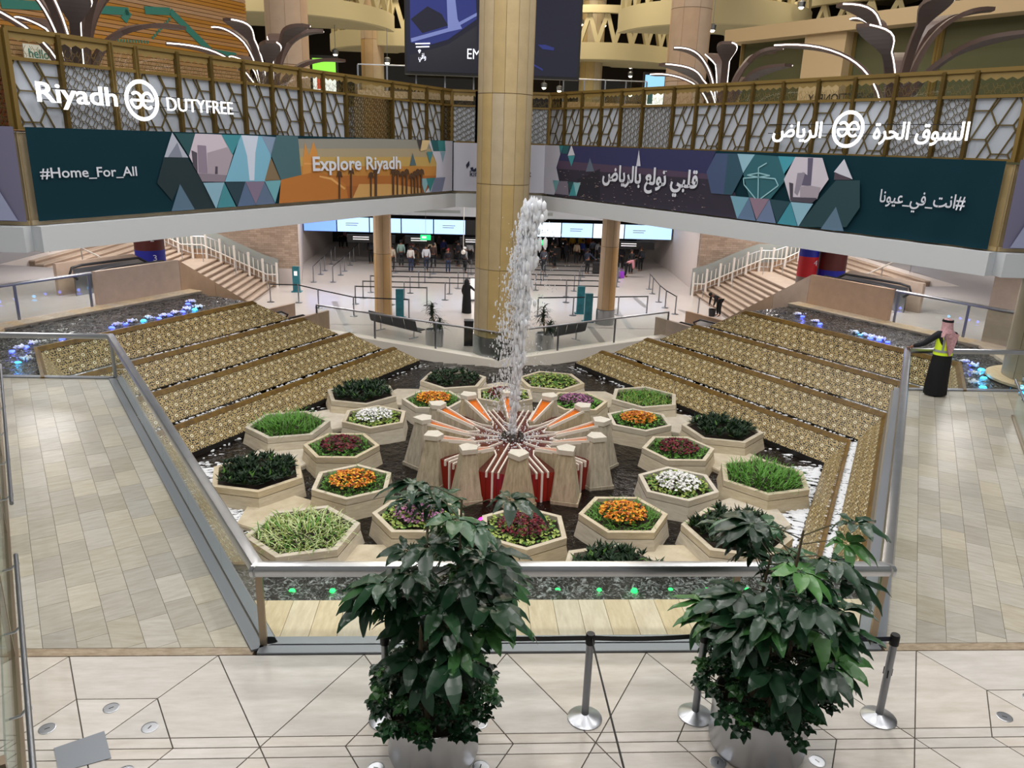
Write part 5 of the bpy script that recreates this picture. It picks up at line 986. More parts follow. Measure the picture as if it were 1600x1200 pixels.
for pts in ([(610, 555), (500, 420), (495, 360), (640, 350), (800, 365), (830, 430), (660, 555)], [(635, 555), (640, 260), (720, 215)], [(530, 330), (640, 310), (750, 335), (640, 350), (530, 330)]):
    for a, b_ in zip(pts, pts[1:]):
        A, B = PLR.uz(*r7(*a)), PLR.uz(*r7(*b_)); mb = MB(); mb.bar(PLR.P(*A, o + .002), PLR.P(*B, o + .002), .002, .035, up=UP if abs(A[1] - B[1]) < .3 else PLR.E); W('print_line', mb, [pm('#8fc0cc')], bn)
btext(PLR, arabic('قلبي تولع بالرياض'), 940, 296, 1092, 266, 'print_white', bn, o + .006, .03); r8 = lambda x, y: (1340 + x / 5.219, 230 + y / 5.219)
btext(PLR, arabic('#انت_في_عيونا'), 1371.6, 327, 1510.5, 305, 'print_white', bn, .24, .012)
for O_, s, nm in ((CL, -1, 'left'), (CR, 1, 'right')):
    P_ = Plane(O_, Vector((s, 0, 0)), Vector((0, -1, 0)), False); bn = thing('banner', 'lilac and blue banner end at the far %s edge of the picture' % nm, 'banner', P_.P(2, BZ0, .15), 0, 'balcony banners'); cloth(P_, -.02, 6, BZ0, BZ1, .02, 'cloth_lilac', bn)
    mb = MB(); mb.poly([P_.P(u, z, .2) for u, z in ((.15, BZ0 + .02), (1.2, BZ0 + .02), (.6, 4.4))]); mb.poly([P_.P(u, z, .2) for u, z in ((.8, 4.0), (2.2, BZ0 + .1), (2.2, 5.0), (1.0, 4.8))]); W('print_patch', mb, [pm('#9fa4c4')], bn)
# ------------------------------------------------------------------ lattice screens above the banners
mat('bronze_frame', '#7a6330', .45, .25); mat('bronze_dark', '#57481f', .5, .2); mat('backlit_panel', '#a4aab4', .5, emit=.03, ecol='#dfe6f2'); mat('frost_brown', '#8a7340', .5); mat('led_white', '#ffffff', .4, emit=1.5); glassmat('smoked_glass', '#b59f7c', .14)
def clipseg(a, b, x0, x1, y0, y1):
    t0, t1 = 0, 1; dx, dy = b[0] - a[0], b[1] - a[1]
    for p, q in ((-dx, a[0] - x0), (dx, x1 - a[0]), (-dy, a[1] - y0), (dy, y1 - a[1])):
        if abs(p) < 1e-9:
            if q < 0: return None
        else:
            r = q / p
            if p < 0: t0 = max(t0, r)
            else: t1 = min(t1, r)
    return ((a[0] + dx * t0, a[1] + dy * t0), (a[0] + dx * t1, a[1] + dy * t1)) if t0 < t1 - 1e-4 else None
def honey(pl, u0, u1, z0, z1, c, wd, off, ph=(0, 0), dbl=False, zig=False):
    mb = MB()
    for k in range(2 if dbl else 1):
        ox, oz = (u0 + ph[0] + k * c * .55, z0 + ph[1] + k * c * .31); nx, nz = int((u1 - u0) / (1.5 * c)) + 3, int((z1 - z0) / (c * 1.732)) + 3
        for i in range(-2, nx):
            for j in range(-2, nz):
                cx, cz = ox + i * 1.5 * c, oz + (j + (i % 2) * .5) * c * 1.732; v = [(cx + c * math.cos(q * math.pi / 3), cz + c * math.sin(q * math.pi / 3)) for q in range(6)]
                for q in (0, 1, 2):
                    sg = clipseg(v[q], v[q + 1], u0, u1, z0, z1)
                    if sg: mb.bar(pl.P(*sg[0], off), pl.P(*sg[1], off), wd, wd, up=pl.N)
    return mb
def bay(pl, u0, u1, kind, label):
    t = thing('lattice_screen', label, 'screen', pl.P((u0 + u1) / 2, 5.3, 0), 0, 'lattice screens of the balcony'); zb, zm, zt = 5.3, 6.7, 7.26
    for z, h in ((zt, .09), (zm, .07), (zb + .03, .06)): mb = MB(); mb.bar(pl.P(u0, z, .0), pl.P(u1, z, .0), .1, h); W('rail', mb, ['bronze_frame'], t)
    for u in (u0, u1): mb = MB(); mb.bar(pl.P(u, zb, .02), pl.P(u, zt, .02), .09 if abs(u1 - u0) > .7 else .06, .12, up=pl.N); W('post', mb, ['bronze_frame'], t)
    a, b_ = min(u0, u1) + .05, max(u0, u1) - .05
    if kind != 'D': mb = MB(); mb.bar(pl.P(a, 6.0, -.05), pl.P(b_, 6.0, -.05), .03, 1.32); W('white_panel', mb, ['backlit_panel'], t)
    else: mb = MB(); mb.bar(pl.P(a, 6.0, -.05), pl.P(b_, 6.0, -.05), .012, 1.32); W('glass_pane', mb, ['smoked_glass'], t)
    if kind == 'A':
        mb = honey(pl, a, b_, 5.36, 6.66, .36, .028, .0, (.2, .1)); fx = lambda q: pl.P(b_ + (a - b_) * q if pl.flip else b_ + (a - b_) * q, 0, 0)
        for (xa, ya), (xb, yb) in (((.15, 1), (.75, 0)), ((0, .55), (.33, 0)), ((.55, 1), (1, .25))): mb.bar(fx(xa) + UP * (5.36 + 1.3 * ya), fx(xb) + UP * (5.36 + 1.3 * yb), .028, .028, up=pl.N)
        W('lattice', mb, ['bronze_dark'], t, kind='stuff')
    else: mb = honey(pl, a, b_, 5.36, 6.66, .12, .012, .0, (.03, .02), True); W('lattice', mb, ['bronze_dark'], t, kind='stuff')
    mb = MB(); mb.bar(pl.P(a, 6.98, -.02), pl.P(b_, 6.98, -.02), .012, .5); W('glass_strip', mb, ['glass'], t)
    mb = honey(pl, a, b_, 6.75, 6.98, .12, .006, .0, (.05, .03), True); W('fine_lattice', mb, ['bronze_frame'], t, kind='stuff')
    mb = MB(); q = [pl.P(a, 7.22, .0), pl.P(b_, 7.22, .0)]; n = 9; zz = [pl.P(b_ + (a - b_) * k / n, 7.04 + (.06 if k % 2 else 0), .0) for k in range(n + 1)]; mb.poly(q + zz); W('frosted_band', mb, ['frost_brown'], t)
LU = [17.47, 16.35, 15.1, 14.43, 13.25, 12.18, 11.05, 9.98, 8.8, 7.74, 6.65, 4.06, 2.97, 1.85, .74, .02]; LK = 'ABBAAAAAAADAAAD'
RU = [.02, 1.05, 2.11, 3.28, 4.37, 5.5, 6.98, 8.01, 9.16, 10.23, 11.31, 12.47, 13.57, 14.71, 15.89, 16.66, 17.8]; RK = 'AAAABBAAAAAAABBA'
KN = {'A': 'big hexagon lattice on white', 'B': 'fine wire lattice on white', 'D': 'open smoked glass lattice'}; O16 = ORD + ['thirteenth', 'fourteenth', 'fifteenth', 'sixteenth']
for i in range(len(LK)): bay(PLL, LU[i], LU[i + 1], LK[i], '%s, %s bay of the left balcony from the left' % (KN[LK[i]], O16[i]))
for i in range(len(RK)): bay(PLR, RU[i], RU[i + 1], RK[i], '%s, %s bay of the right balcony from the column' % (KN[RK[i]], O16[i]))
for i in range(4): bay(PLM, .02 + i * .97, .02 + (i + 1) * .97, 'B', 'fine wire lattice behind the great column, %s bay from the left' % ORD[i])
for O_, s, nm in ((CL, -1, 'left'), (CR, 1, 'right')): bay(Plane(O_, Vector((s, 0, 0)), Vector((0, -1, 0)), False), .05, 3.0, 'D' if s < 0 else 'B', 'last lattice bay at the %s picture edge' % nm)
# ------------------------------------------------------------------ lit shop signs
def shopsign(pl, label, parts, ring):
    u, z = pl.uz(*ring[:2], .3); t = thing('shop_sign', label, 'sign', pl.P(u, z, .2), 0, 'lit shop signs')
    for body, x0, y0, x1, y1, bold in parts: btext(pl, body, x0, y0, x1, y1, 'led_white', t, .28, bold, .012)
    mb = MB(); k = 40; r = ring[2]; mb.tube([pl.P(u + r * math.cos(q * 2 * math.pi / k), z + r * math.sin(q * 2 * math.pi / k), .3) for q in range(k + 1)], .045, 6, cap=False); W('ring', mb, ['led_white'], t, 60)
    X = -pl.E if pl.flip else pl.E; c = pl.P(u, z, .3); mb = MB()
    def arc(cx, cz, rx, rz, a0, a1): mb.tube([c + X * (cx + rx * math.cos(R(a0 + (a1 - a0) * q / 16))) + UP * (cz + rz * math.sin(R(a0 + (a1 - a0) * q / 16))) for q in range(17)], .035, 6)
    for s in (-1, 1): arc(s * .155, -.0, .145, .17, (180, 0)[s > 0], (180, 0)[s > 0] + 310); mb.tube([c + X * (s * .29) + UP * .0, c + X * (s * .02) + UP * .0], .03, 6)
    W('monogram', mb, ['led_white'], t, 60)
    for z_ in (-.12, .12): mb = MB(); a = [pl.uz(parts[0][1], parts[0][2])[0], pl.uz(parts[-1][3], parts[-1][4])[0]]; mb.bar(pl.P(min(a), z + z_, .2), pl.P(max(a), z + z_, .2), .03, .02); W('mounting_rail', mb, ['black'], t)
shopsign(PLL, 'glowing white letters Riyadh, a ringed monogram and DUTYFREE on the left screens', [('Riyadh', 60.5, 169, 181, 137.5, .012), ('DUTYFREE', 262, 173, 363, 160, -.004)], (222, 157, .42))
shopsign(PLR, 'glowing white Arabic letters with a ringed monogram on the right screens', [(arabic('الرياض'), 1206, 222, 1286, 190, .012), (arabic('السوق الحرة'), 1362, 226, 1517, 190, .012)], (1325, 202, .42))
# ------------------------------------------------------------------ people
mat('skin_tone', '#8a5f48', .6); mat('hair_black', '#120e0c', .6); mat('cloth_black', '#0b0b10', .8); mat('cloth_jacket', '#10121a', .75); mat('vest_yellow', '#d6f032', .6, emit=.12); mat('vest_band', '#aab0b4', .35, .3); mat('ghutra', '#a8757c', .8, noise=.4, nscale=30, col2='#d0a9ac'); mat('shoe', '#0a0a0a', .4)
def skinmesh(name, nodes, edges, mname, sub=1):
    me = bpy.data.meshes.new(name); me.from_pydata([n[0] for n in nodes], edges, []); o = bpy.data.objects.new(name, me); COL.objects.link(o); md = o.modifiers.new('skin', 'SKIN'); md.use_smooth_shade = True
    for i, n in enumerate(nodes):
        r = n[1]; me.skin_vertices[0].data[i].radius = r if isinstance(r, tuple) else (r, r); me.skin_vertices[0].data[i].use_root = i == 0
    if sub: s_ = o.modifiers.new('sub', 'SUBSURF'); s_.levels = sub; s_.render_levels = sub
    dg = bpy.context.evaluated_depsgraph_get(); r = bpy.data.meshes.new_from_object(o.evaluated_get(dg)); bpy.data.objects.remove(o); r.materials.clear(); r.materials.append(MATS[mname]); r.polygons.foreach_set('use_smooth', [True] * len(r.polygons)); return r
def figure(pose='stand', sub=1):       # unit figure 1.72 m tall facing -y; returns meshes by part
    bend = 1.15 if pose == 'bend' else 0.0; st = .16 if pose == 'walk' else 0
    pel = Vector((0, 0, .92)); up = Vector((0, -math.sin(bend), math.cos(bend))); fw = Vector((0, -math.cos(bend), -math.sin(bend)))
    ch = pel + up * .42; nk = pel + up * .56; hd = pel + up * .70 + fw * .02; top = pel + up * .80
    sl, sr = pel + up * .5 + Vector((-.17, 0, 0)), pel + up * .5 + Vector((.17, 0, 0))
    def arm(s, sh):
        if pose == 'bend': return [sh, sh + Vector((s * .03, -.02, -.27)), sh + Vector((0, -.06, -.5)), sh + Vector((0, -.08, -.58))]
        if pose == 'reach' and s < 0: return [sh, sh + Vector((-.2, -.08, -.2)), sh + Vector((-.36, -.22, -.36)), sh + Vector((-.4, -.28, -.38))]
        return [sh, sh + Vector((s * .06, .03, -.27)), sh + Vector((s * .05, -.07, -.5)), sh + Vector((s * .04, -.1, -.59))]
    al, ar = arm(-1, sl), arm(1, sr)
    L = [(Vector((s * .09, 0, .88)), Vector((s * .1, s * st * .5 - .02, .48)), Vector((s * .1, s * st + .02, .07)), Vector((s * .11, s * st - .13, .03))) for s in (-1, 1)]
    nodes = [(pel, (.15, .11)), (pel + up * .2, (.13, .1)), (ch, (.15, .105)), (nk, .055), (hd, (.085, .1)), (top, .06)] + [(p, r) for p, r in zip(al, (.065, .045, .033, .03))] + [(p, r) for p, r in zip(ar, (.065, .045, .033, .03))]
    edges = [(0, 1), (1, 2), (2, 3), (3, 4), (4, 5), (2, 6), (6, 7), (7, 8), (8, 9), (2, 10), (10, 11), (11, 12), (12, 13)]; k = 14
    for q in L: nodes += [(p, r) for p, r in zip(q, (.085, .06, .042, .035))]; edges += [(0, k), (k, k + 1), (k + 1, k + 2), (k + 2, k + 3)]; k += 4
    body = skinmesh('body', nodes, edges, 'skin_tone', sub)
    sn = [(pel + up * .02, (.165, .125)), (pel + up * .2, (.15, .12)), (ch, (.17, .125)), (pel + up * .53, .08)] + [(p, r) for p, r in zip(al[:3], (.08, .06, .048))] + [(p, r) for p, r in zip(ar[:3], (.08, .06, .048))]
    shirt = skinmesh('shirt', sn, [(0, 1), (1, 2), (2, 3), (2, 4), (4, 5), (5, 6), (2, 7), (7, 8), (8, 9)], 'cloth_black', sub)
    tn = [(pel, (.16, .12))]; te = []; k = 1
    for q in L: tn += [(q[0], .1), (q[1], .075), (q[2] + Vector((0, 0, .03)), .06)]; te += [(0, k), (k, k + 1), (k + 1, k + 2)]; k += 3
    trs = skinmesh('trousers', tn, te, 'cloth_black', sub)
    hb = MB(); c = hd + up * .045 + Vector((0, .015, 0)) - fw * .015; hb.ball(c, .115, 10, sq=(.9, 1, .95)); hair = hb.data('hair', ['hair_black'], smooth=80)
    return dict(body=body, shirt=shirt, trousers=trs, hair=hair)
FIG = {k: figure(k, 1) for k in ('stand', 'walk', 'reach', 'bend')}
CM = {}
def cmat(c):
    if c not in CM: CM[c] = mat('cloth_' + c.strip('#'), c, .8)
    return CM[c]
def person(label, p, rz, pose, shirt, trs, hair='#120e0c', h=1.0, extra=None, group=None):
    t = thing('person', label, 'person', p, rz, group); t.scale = (h, h, h)
    for nm, c in (('body', None), ('shirt', shirt), ('trousers', trs), ('hair', hair)):
        o = link(nm, FIG[pose][nm], t)
        if c: o.material_slots[0].link = 'OBJECT'; o.material_slots[0].material = cmat(c)
    if extra == 'pack': mb = MB(); mb.box(-.15, .15, .1, .26, 1.0, 1.42); Lc('backpack', mb, [cmat('#20242c')], t)
    return t
# guard in the yellow vest at the right railing
t = thing('person', 'person in yellow safety vest and pink checked headscarf leaning on the right railing', 'person', at(1460, 617, 0), 0)
sh = 1.47; hand = Vector((9.17, 9.9, 1.06)) - ORG[t.name]; shl = Vector((-.2, 0, sh)); shr = Vector((.21, .02, sh - .02))
nodes = [(Vector((0, 0, .98)), (.16, .12)), (Vector((-.01, 0, 1.2)), (.15, .115)), (Vector((0, .0, 1.4)), (.17, .115)), (Vector((0, .02, 1.56)), .06), (Vector((.0, .04, 1.69)), (.09, .105)), (Vector((0, .04, 1.8)), .06),
         (shl, .075), (shl.lerp(hand, .5) + Vector((-.02, -.04, -.06)), .052), (shl.lerp(hand, .93), .036), (hand, .03), (shr, .075), (Vector((.3, .1, 1.2)), .052), (Vector((.2, .3, 1.08)), .036), (Vector((.14, .36, 1.08)), .032),
         (Vector((-.1, 0, .9)), .1), (Vector((-.1, .02, .5)), .07), (Vector((-.1, -.02, .08)), .045), (Vector((-.11, .14, .035)), .04), (Vector((.1, 0, .9)), .1), (Vector((.11, .02, .5)), .07), (Vector((.12, -.04, .08)), .045), (Vector((.14, .12, .035)), .04)]
edges = [(0, 1), (1, 2), (2, 3), (3, 4), (4, 5), (2, 6), (6, 7), (7, 8), (8, 9), (2, 10), (10, 11), (11, 12), (12, 13), (0, 14), (14, 15), (15, 16), (16, 17), (0, 18), (18, 19), (19, 20), (20, 21)]
link('body', skinmesh('body', nodes, edges, 'skin_tone', 2), t)
jk = [(Vector((0, 0, .95)), (.185, .145)), (Vector((-.01, 0, 1.2)), (.172, .138)), (Vector((0, 0, 1.4)), (.19, .135)), (Vector((0, .01, 1.53)), .09), (shl, .09), (shl.lerp(hand, .5) + Vector((-.02, -.04, -.06)), .066), (shl.lerp(hand, .9), .05), (shr, .09), (Vector((.3, .1, 1.2)), .066), (Vector((.21, .28, 1.09)), .05)]
link('jacket', skinmesh('jacket', jk, [(0, 1), (1, 2), (2, 3), (2, 4), (4, 5), (5, 6), (2, 7), (7, 8), (8, 9)], 'cloth_jacket', 2), t)
def loft(rings, m, name, parent, n=28, fold=0):
    mb = MB(); vs = []
    for cx, cy, rx, ry, z in rings:
        for j in range(n): a = 2 * math.pi * j / n; f = 1 + fold * math.sin(j * 2.7 + z * 3) * max(0, 1 - z); vs.append((cx + rx * f * math.cos(a), cy + ry * f * math.sin(a), z))
    mb.mesh(vs, [(i * n + j, i * n + (j + 1) % n, (i + 1) * n + (j + 1) % n, (i + 1) * n + j) for i in range(len(rings) - 1) for j in range(n)]); return Lc(name, mb, [m], parent, 60)
loft([(.0, 0, .25, .2, .03), (-.01, 0, .245, .195, .3), (-.01, 0, .24, .19, .6), (0, 0, .22, .175, .9), (0, 0, .195, .155, 1.08)], 'cloth_black', 'robe', t, fold=.07)
loft([(0, 0, .215, .175, .99), (0, 0, .212, .172, 1.05)], 'vest_yellow', 'vest', t); vest = loft([(0, 0, .21, .17, 1.05), (0, 0, .2, .162, 1.2), (0, 0, .205, .165, 1.36), (0, .0, .18, .15, 1.5), (0, .01, .1, .1, 1.55)], 'vest_yellow', 'vest', t)
loft([(0, 0, .219, .179, 1.06), (0, 0, .216, .176, 1.115)], 'vest_band', 'reflective_band', t)
for s in (-1, 1): mb = MB(); mb.bar((s * .12, -.155, 1.1), (s * .13, -.16, 1.46), .045, .006, up=(0, 1, 0)); Lc('reflective_band', mb, ['vest_band'], t)
mb = MB(); n = 22                      # headscarf: cap over the head with a long tail down the back
rings = [(0, .045, .02, .02, 1.83), (0, .045, .085, .1, 1.81), (0, .045, .112, .128, 1.74), (0, .04, .118, .13, 1.66), (0, .02, .135, .13, 1.57), (0, -.02, .19, .145, 1.5), (0, -.06, .2, .12, 1.42)]; vs = []
for cx, cy, rx, ry, z in rings:
    for j in range(n): a = 2 * math.pi * j / n; vs.append((cx + rx * math.cos(a), cy + ry * math.sin(a) * (1 if math.sin(a) < 0 else .75 if z < 1.7 else 1), z))
mb.mesh(vs, [((i + 1) * n + j, (i + 1) * n + (j + 1) % n, i * n + (j + 1) % n, i * n + j) for i in range(len(rings) - 1) for j in range(n)])
hs = Lc('headscarf', mb, ['ghutra'], t, 60)
mb = MB(); g = []
for i in range(8):
    z = 1.52 - .52 * i / 7; w_ = .15 * (1 - i / 7.0) ** .7 + .012
    for j in range(5): u = j / 4 - .5; g.append((u * 2 * w_ + .02 * i / 7, -.185 + .025 * math.cos(u * 6) - .012 * i / 7, z))
mb.mesh(g, [(i * 5 + j, i * 5 + j + 1, (i + 1) * 5 + j + 1, (i + 1) * 5 + j) for i in range(7) for j in range(4)]); mb.mesh([(x, y + .012, z) for x, y, z in g], [(i * 5 + j, (i + 1) * 5 + j, (i + 1) * 5 + j + 1, i * 5 + j + 1) for i in range(7) for j in range(4)]); Lc('scarf_tail', mb, ['ghutra'], t, 60)
mb = MB(); mb.tube([(.1 * math.cos(a), .045 + .115 * math.sin(a), 1.79) for a in [k * math.pi / 10 for k in range(21)]], .016, 6); mb.tube([(.105 * math.cos(a), .045 + .12 * math.sin(a), 1.765) for a in [k * math.pi / 10 for k in range(21)]], .015, 6); Lc('head_cord', mb, ['cloth_black'], t, 60)
for s, y_ in ((-.1, .04), (.12, .02)): mb = MB(); mb.ball((s, y_ + .05, .045), .075, 10, sq=(.65, 1.5, .6)); Lc('shoe', mb, ['shoe'], t, 60)
mb = MB()
for k in range(4): mb.tube([hand + Vector((-.03 + .02 * k, .0, -.005)), hand + Vector((-.03 + .022 * k, .05, .0)), hand + Vector((-.03 + .022 * k, .085, -.03))], [.011, .01, .008], 6)
mb.tube([hand + Vector((.035, -.02, 0)), hand + Vector((.06, .02, -.02)), hand + Vector((.06, .04, -.045))], [.011, .01, .008], 6); Lc('fingers', mb, ['skin_tone'], t, 60)
# woman in black, cleaner, passengers
p = at(729, 489, HZ); t = thing('person', 'person in a long black robe and veil standing left of the great column', 'person', p, 2.6); link('body', FIG['reach']['body'], t)
loft([(0, 0, .26, .22, .02), (0, 0, .25, .21, .4), (0, 0, .22, .19, .8), (0, 0, .2, .16, 1.15), (0, 0, .22, .14, 1.4), (0, 0, .1, .1, 1.5)], 'cloth_black', 'robe', t, fold=.05); o = link('sleeves', FIG['reach']['shirt'], t); o.scale = (1.08, 1.08, 1)
loft([(0, 0, .19, .15, 1.38), (0, .01, .13, .14, 1.52), (0, .02, .125, .14, 1.64), (0, .02, .1, .11, 1.74), (0, .02, .02, .02, 1.78)], 'cloth_black', 'veil', t)
person('person in dark work clothes bending over a bucket at the foot of the right stairs', at(1122, 494, HZ), -1.2, 'bend', '#14141a', '#0e0e12', h=1.0)
p = at(1112, 494, HZ); t = thing('bucket', 'dark bucket in front of the bending worker at the right stairs', 'bucket', p); mb = MB(); mb.lathe([(.16, 0), (.2, .38), (.18, .38), (.15, .04), (0, .04)], 14); Lc('body', mb, ['black_rubber'], t, 40); mb = MB(); mb.tube([(.19 * math.cos(a), 0, .38 + .16 * math.sin(a)) for a in [k * math.pi / 8 for k in range(9)]], .012, 5); Lc('handle', mb, ['steel_dull'], t)
PP = [((642, 426), 'stand', '#d8d4d0', '#2a3a5c', 'white jacket and jeans'), ((666, 425), 'walk', '#cfd2da', '#26344e', 'pale grey hooded top'), ((700, 427), 'stand', '#1a1620', '#2c3c60', 'black top and blue jeans with red hood'), ((726, 426), 'stand', '#8e9094', '#181a20', 'grey sweatshirt and white cap'), ((613, 424), 'stand', '#b4a694', '#3c342c', 'beige coat'), ((627, 417), 'stand', '#86a29c', '#20242a', 'sage green top'), ((652, 414), 'reach', '#3a2a26', '#5a4632', 'brown coat and tan trousers'), ((646, 407), 'stand', '#9c3a40', '#1c1a20', 'dusty red top'), ((676, 412), 'reach', '#c8b49c', '#15151a', 'cream jacket with outstretched arm'), ((671, 402), 'stand', '#a83024', '#181418', 'scarlet top at the back'), ((693, 408), 'stand', '#2a3470', '#121216', 'blue jacket at the back'), ((712, 410), 'walk', '#26221e', '#121014', 'dark coat near the hanging globe'), ((734, 414), 'stand', '#d8dade', '#14141a', 'white top beside the great column'), ((580, 412), 'stand', '#0c0c10', '#0c0c10', 'black clothes half behind the left hall column'), ((533, 388), 'walk', '#1e1c22', '#101014', 'dark coat walking at the left'), ((539, 388), 'walk', '#9a6a78', '#14141a', 'dusty pink top walking at the left'),
      ((849, 426), 'stand', '#4a4c58', '#20242e', 'grey checked jacket beside the jet'), ((861, 414), 'stand', '#14161c', '#0e1014', 'black coat right of the jet'), ((885, 413), 'stand', '#15151c', '#101014', 'long dark coat among the right lanes'), ((900, 413), 'stand', '#b8a48c', '#16161c', 'beige waistcoat'), ((909, 411), 'walk', '#233a86', '#1a1c24', 'royal blue jacket'), ((925, 408), 'stand', '#6a7284', '#22242c', 'slate grey top'), ((934, 410), 'stand', '#c0c4cc', '#26282e', 'light grey top by the right hall column'), ((866, 402), 'stand', '#8c7890', '#1c1a20', 'mauve top at the back'), ((880, 401), 'stand', '#c88a2c', '#1c1814', 'mustard top at the back'), ((893, 400), 'stand', '#d6b23c', '#1c1814', 'yellow top at the back'), ((907, 401), 'stand', '#c8a030', '#1a1814', 'ochre top at the back right'), ((919, 400), 'stand', '#b05a2a', '#181414', 'rust top at the back'), ((853, 403), 'stand', '#202430', '#121216', 'navy top under the exit sign'), ((977, 433), 'bend', '#c88a94', '#16181e', 'pink and white top bending over a bag'), ((985, 428), 'stand', '#121216', '#0e0e12', 'black clothes right of the right hall column'), ((992, 420), 'stand', '#2a2226', '#121014', 'dark brown jacket at the right'), ((970, 421), 'stand', '#1a1a22', '#101014', 'dark clothes just right of the right hall column'), ((1000, 424), 'stand', '#17171c', '#0e0e12', 'black abaya-length coat at the right end')]
for i, ((x, y), ps, a, b_, nm) in enumerate(PP):
    p = at(x, y, HZ); person('queueing person in ' + nm, p, random.choice((3.1, 2.7, 3.5, .2, 2.2)) if ps != 'bend' else 1.2, ps, a, b_, '#d8d8d8' if 'cap' in nm else '#8c2a30' if 'red hood' in nm else random.choice(('#120e0c', '#1c1410', '#0e0c10', '#3a2418')), random.uniform(.94, 1.06), 'pack' if i % 5 == 3 else None, 'people queueing in the hall')
for i in range(20):
    x = random.choice((random.uniform(-6.2, -.8), random.uniform(2.2, 8.8))); y = random.uniform(45.4, 53); sh_ = random.choice(('#15151a', '#1c1a22', '#2a2a34', '#3a2c2c', '#20283c', '#101014', '#43302a', '#5a5a64'))
    person('dark clad person deep in the crowd under the screens', Vector((x, y, HZ)), random.uniform(2, 4.3), random.choice(('stand', 'walk', 'reach')), sh_, '#121216', '#120e0c', random.uniform(.94, 1.06), None, 'dark crowd under the screens')
p = at(968, 434, HZ); t = thing('handbag', 'bright purple bag on the floor beside the bending person', 'bag', p); mb = MB(); mb.box(-.28, .28, -.14, .14, 0, .42); Lc('body', mb, [mat('bag_purple', '#9a3cc8', .6)], t); mb = MB(); mb.tube([(-.15, 0, .42), (-.1, 0, .6), (.1, 0, .6), (.15, 0, .42)], .018, 6); Lc('handle', mb, ['bag_purple'], t)
p = at(932, 428, HZ); t = thing('suitcase', 'black upright suitcase left of the right hall column', 'suitcase', p); mb = MB(); mb.box(-.28, .28, -.15, .15, .05, .8); Lc('body', mb, ['black'], t); mb = MB(); mb.tube([(-.12, 0, .8), (-.12, 0, 1.05), (.12, 0, 1.05), (.12, 0, .8)], .012, 5); Lc('handle', mb, ['steel_dull'], t)
# ------------------------------------------------------------------ upper level beyond the screens
mat('cream_truss', '#bfb28c', .6); mat('ceiling_cream', '#b0a482', .7, noise=.1, nscale=.5); mat('upper_dark', '#2a2118', .8); mat('frond_brown', '#4f3b33', .5); mat('frond_led', '#ffffff', .4, emit=2.2, ecol='#fff2ea'); mat('wood_slat', '#a8763a', .55, noise=.25, nscale=2, stretch=(.3, .3, 6), vary=.05); mat('wood_gap', '#4a3218', .8); mat('teal_line', '#1f6a5c', .6); mat('beige_wall', '#b59a72', .7); mat('lounge_glass', '#5a5a40', .15, .2); mat('lamp_warm', '#fff0d0', .4, emit=9)
mat('sign_navy', '#060920', .5, emit=.22, ecol='#0d1440'); mat('sign_dark', '#090b1c', .3, emit=.3, ecol='#0a0d24'); mat('sign_blue', '#1c2870', .5, emit=.22, ecol='#2c3c9c'); mat('sign_pale', '#6a78b8', .5, emit=.3, ecol='#8c9adf'); mat('sign_txt', '#e8ecff', .4, emit=.9); mat('ad_green', '#7ad23c', .3, emit=1.0, ecol='#8be048'); mat('ad_white', '#f0f4f0', .3, emit=1.0); mat('ad_sky', '#7fb8e6', .3, emit=1.0, ecol='#8cc4f0'); mat('ad_red', '#c8503c', .3, emit=.7); mat('upper_floor_dark', '#6a5a44', .4)
mb = MB(); mb.box(-70, 70, 84, 84.5, 2.7, 30); structure('wall_back', mb, ['upper_dark'], 'dark far wall of the upper level')
for s, t in ((-1, 'left'), (1, 'right')): mb = MB(); x0, x1 = sorted((s * 46, s * 46.4)); mb.box(x0, x1, -2, 84, 5.2, 30); structure('wall_' + t, mb, ['upper_dark'], 'dark %s wall of the upper level' % t)
mb = MB(); mb.box(-46, 46, 62, 84, 4.8, 5.2); structure('floor', mb, ['upper_floor_dark'], 'floor of the upper level at the back')
mb = MB(); mb.box(-46, 46, 27, 84, 21, 21.4); structure('ceiling', mb, ['ceiling_cream'], 'cream roof over the upper level')
for lab, px, yy, r, m in (('thick pinkish round column of the upper level behind the left lattice', 450, 34, 1.0, 'column_pink'), ('slim tan column left of the blue screen', 582, 53, .8, 'column_tan'), ('tan column right of the blue screen', 925, 55, .85, 'column_stone'), ('thick pinkish round column of the upper level right of centre', 1075, 35, 1.02, 'column_pink'), ('tan column behind the right tree sculpture', 1197, 52, .85, 'column_stone')):
    p = atY(px, 80, yy); column(lab, p.x, yy, r, 5.2, 21, 8, 3.4, m)
# ring trusses
def ring(label, cx, cy, r, z0, h, zt, n, a0=R(180), a1=R(360)):
    t = thing('ring_truss', label, 'truss', (cx, cy, z0), 0, 'curved roof trusses')
    for nm, rr, za, zb in (('lower_band', r, 0, h), ('upper_band', r + .1, zt - z0, zt - z0 + .5)): mb = MB(); mb.lathe([(rr - .5, za), (rr, za), (rr, zb), (rr - .5, zb), (rr - .5, za)], 40, a0=a0, a1=a1); Lc(nm, mb, ['cream_truss'], t, 30)
    mb = MB(); mb.lathe([(.9, .06), (r - .4, .06)], 40, a0=a0, a1=a1); mb.lathe([(r - .4, .12), (.9, .12)], 40, a0=a0, a1=a1); Lc('soffit', mb, ['ceiling_cream'], t)
    for k in range(n):
        a = a0 + (a1 - a0) * (k + .5) / n; d = (a1 - a0) / n * .5
        for s in (-1, 1): mb = MB(); b_ = a + s * d; mb.bar(((r - .25) * math.cos(b_), (r - .25) * math.sin(b_), h), ((r - .25) * math.cos(a), (r - .25) * math.sin(a), zt - z0), .28, .28); Lc('strut', mb, ['cream_truss'], t)
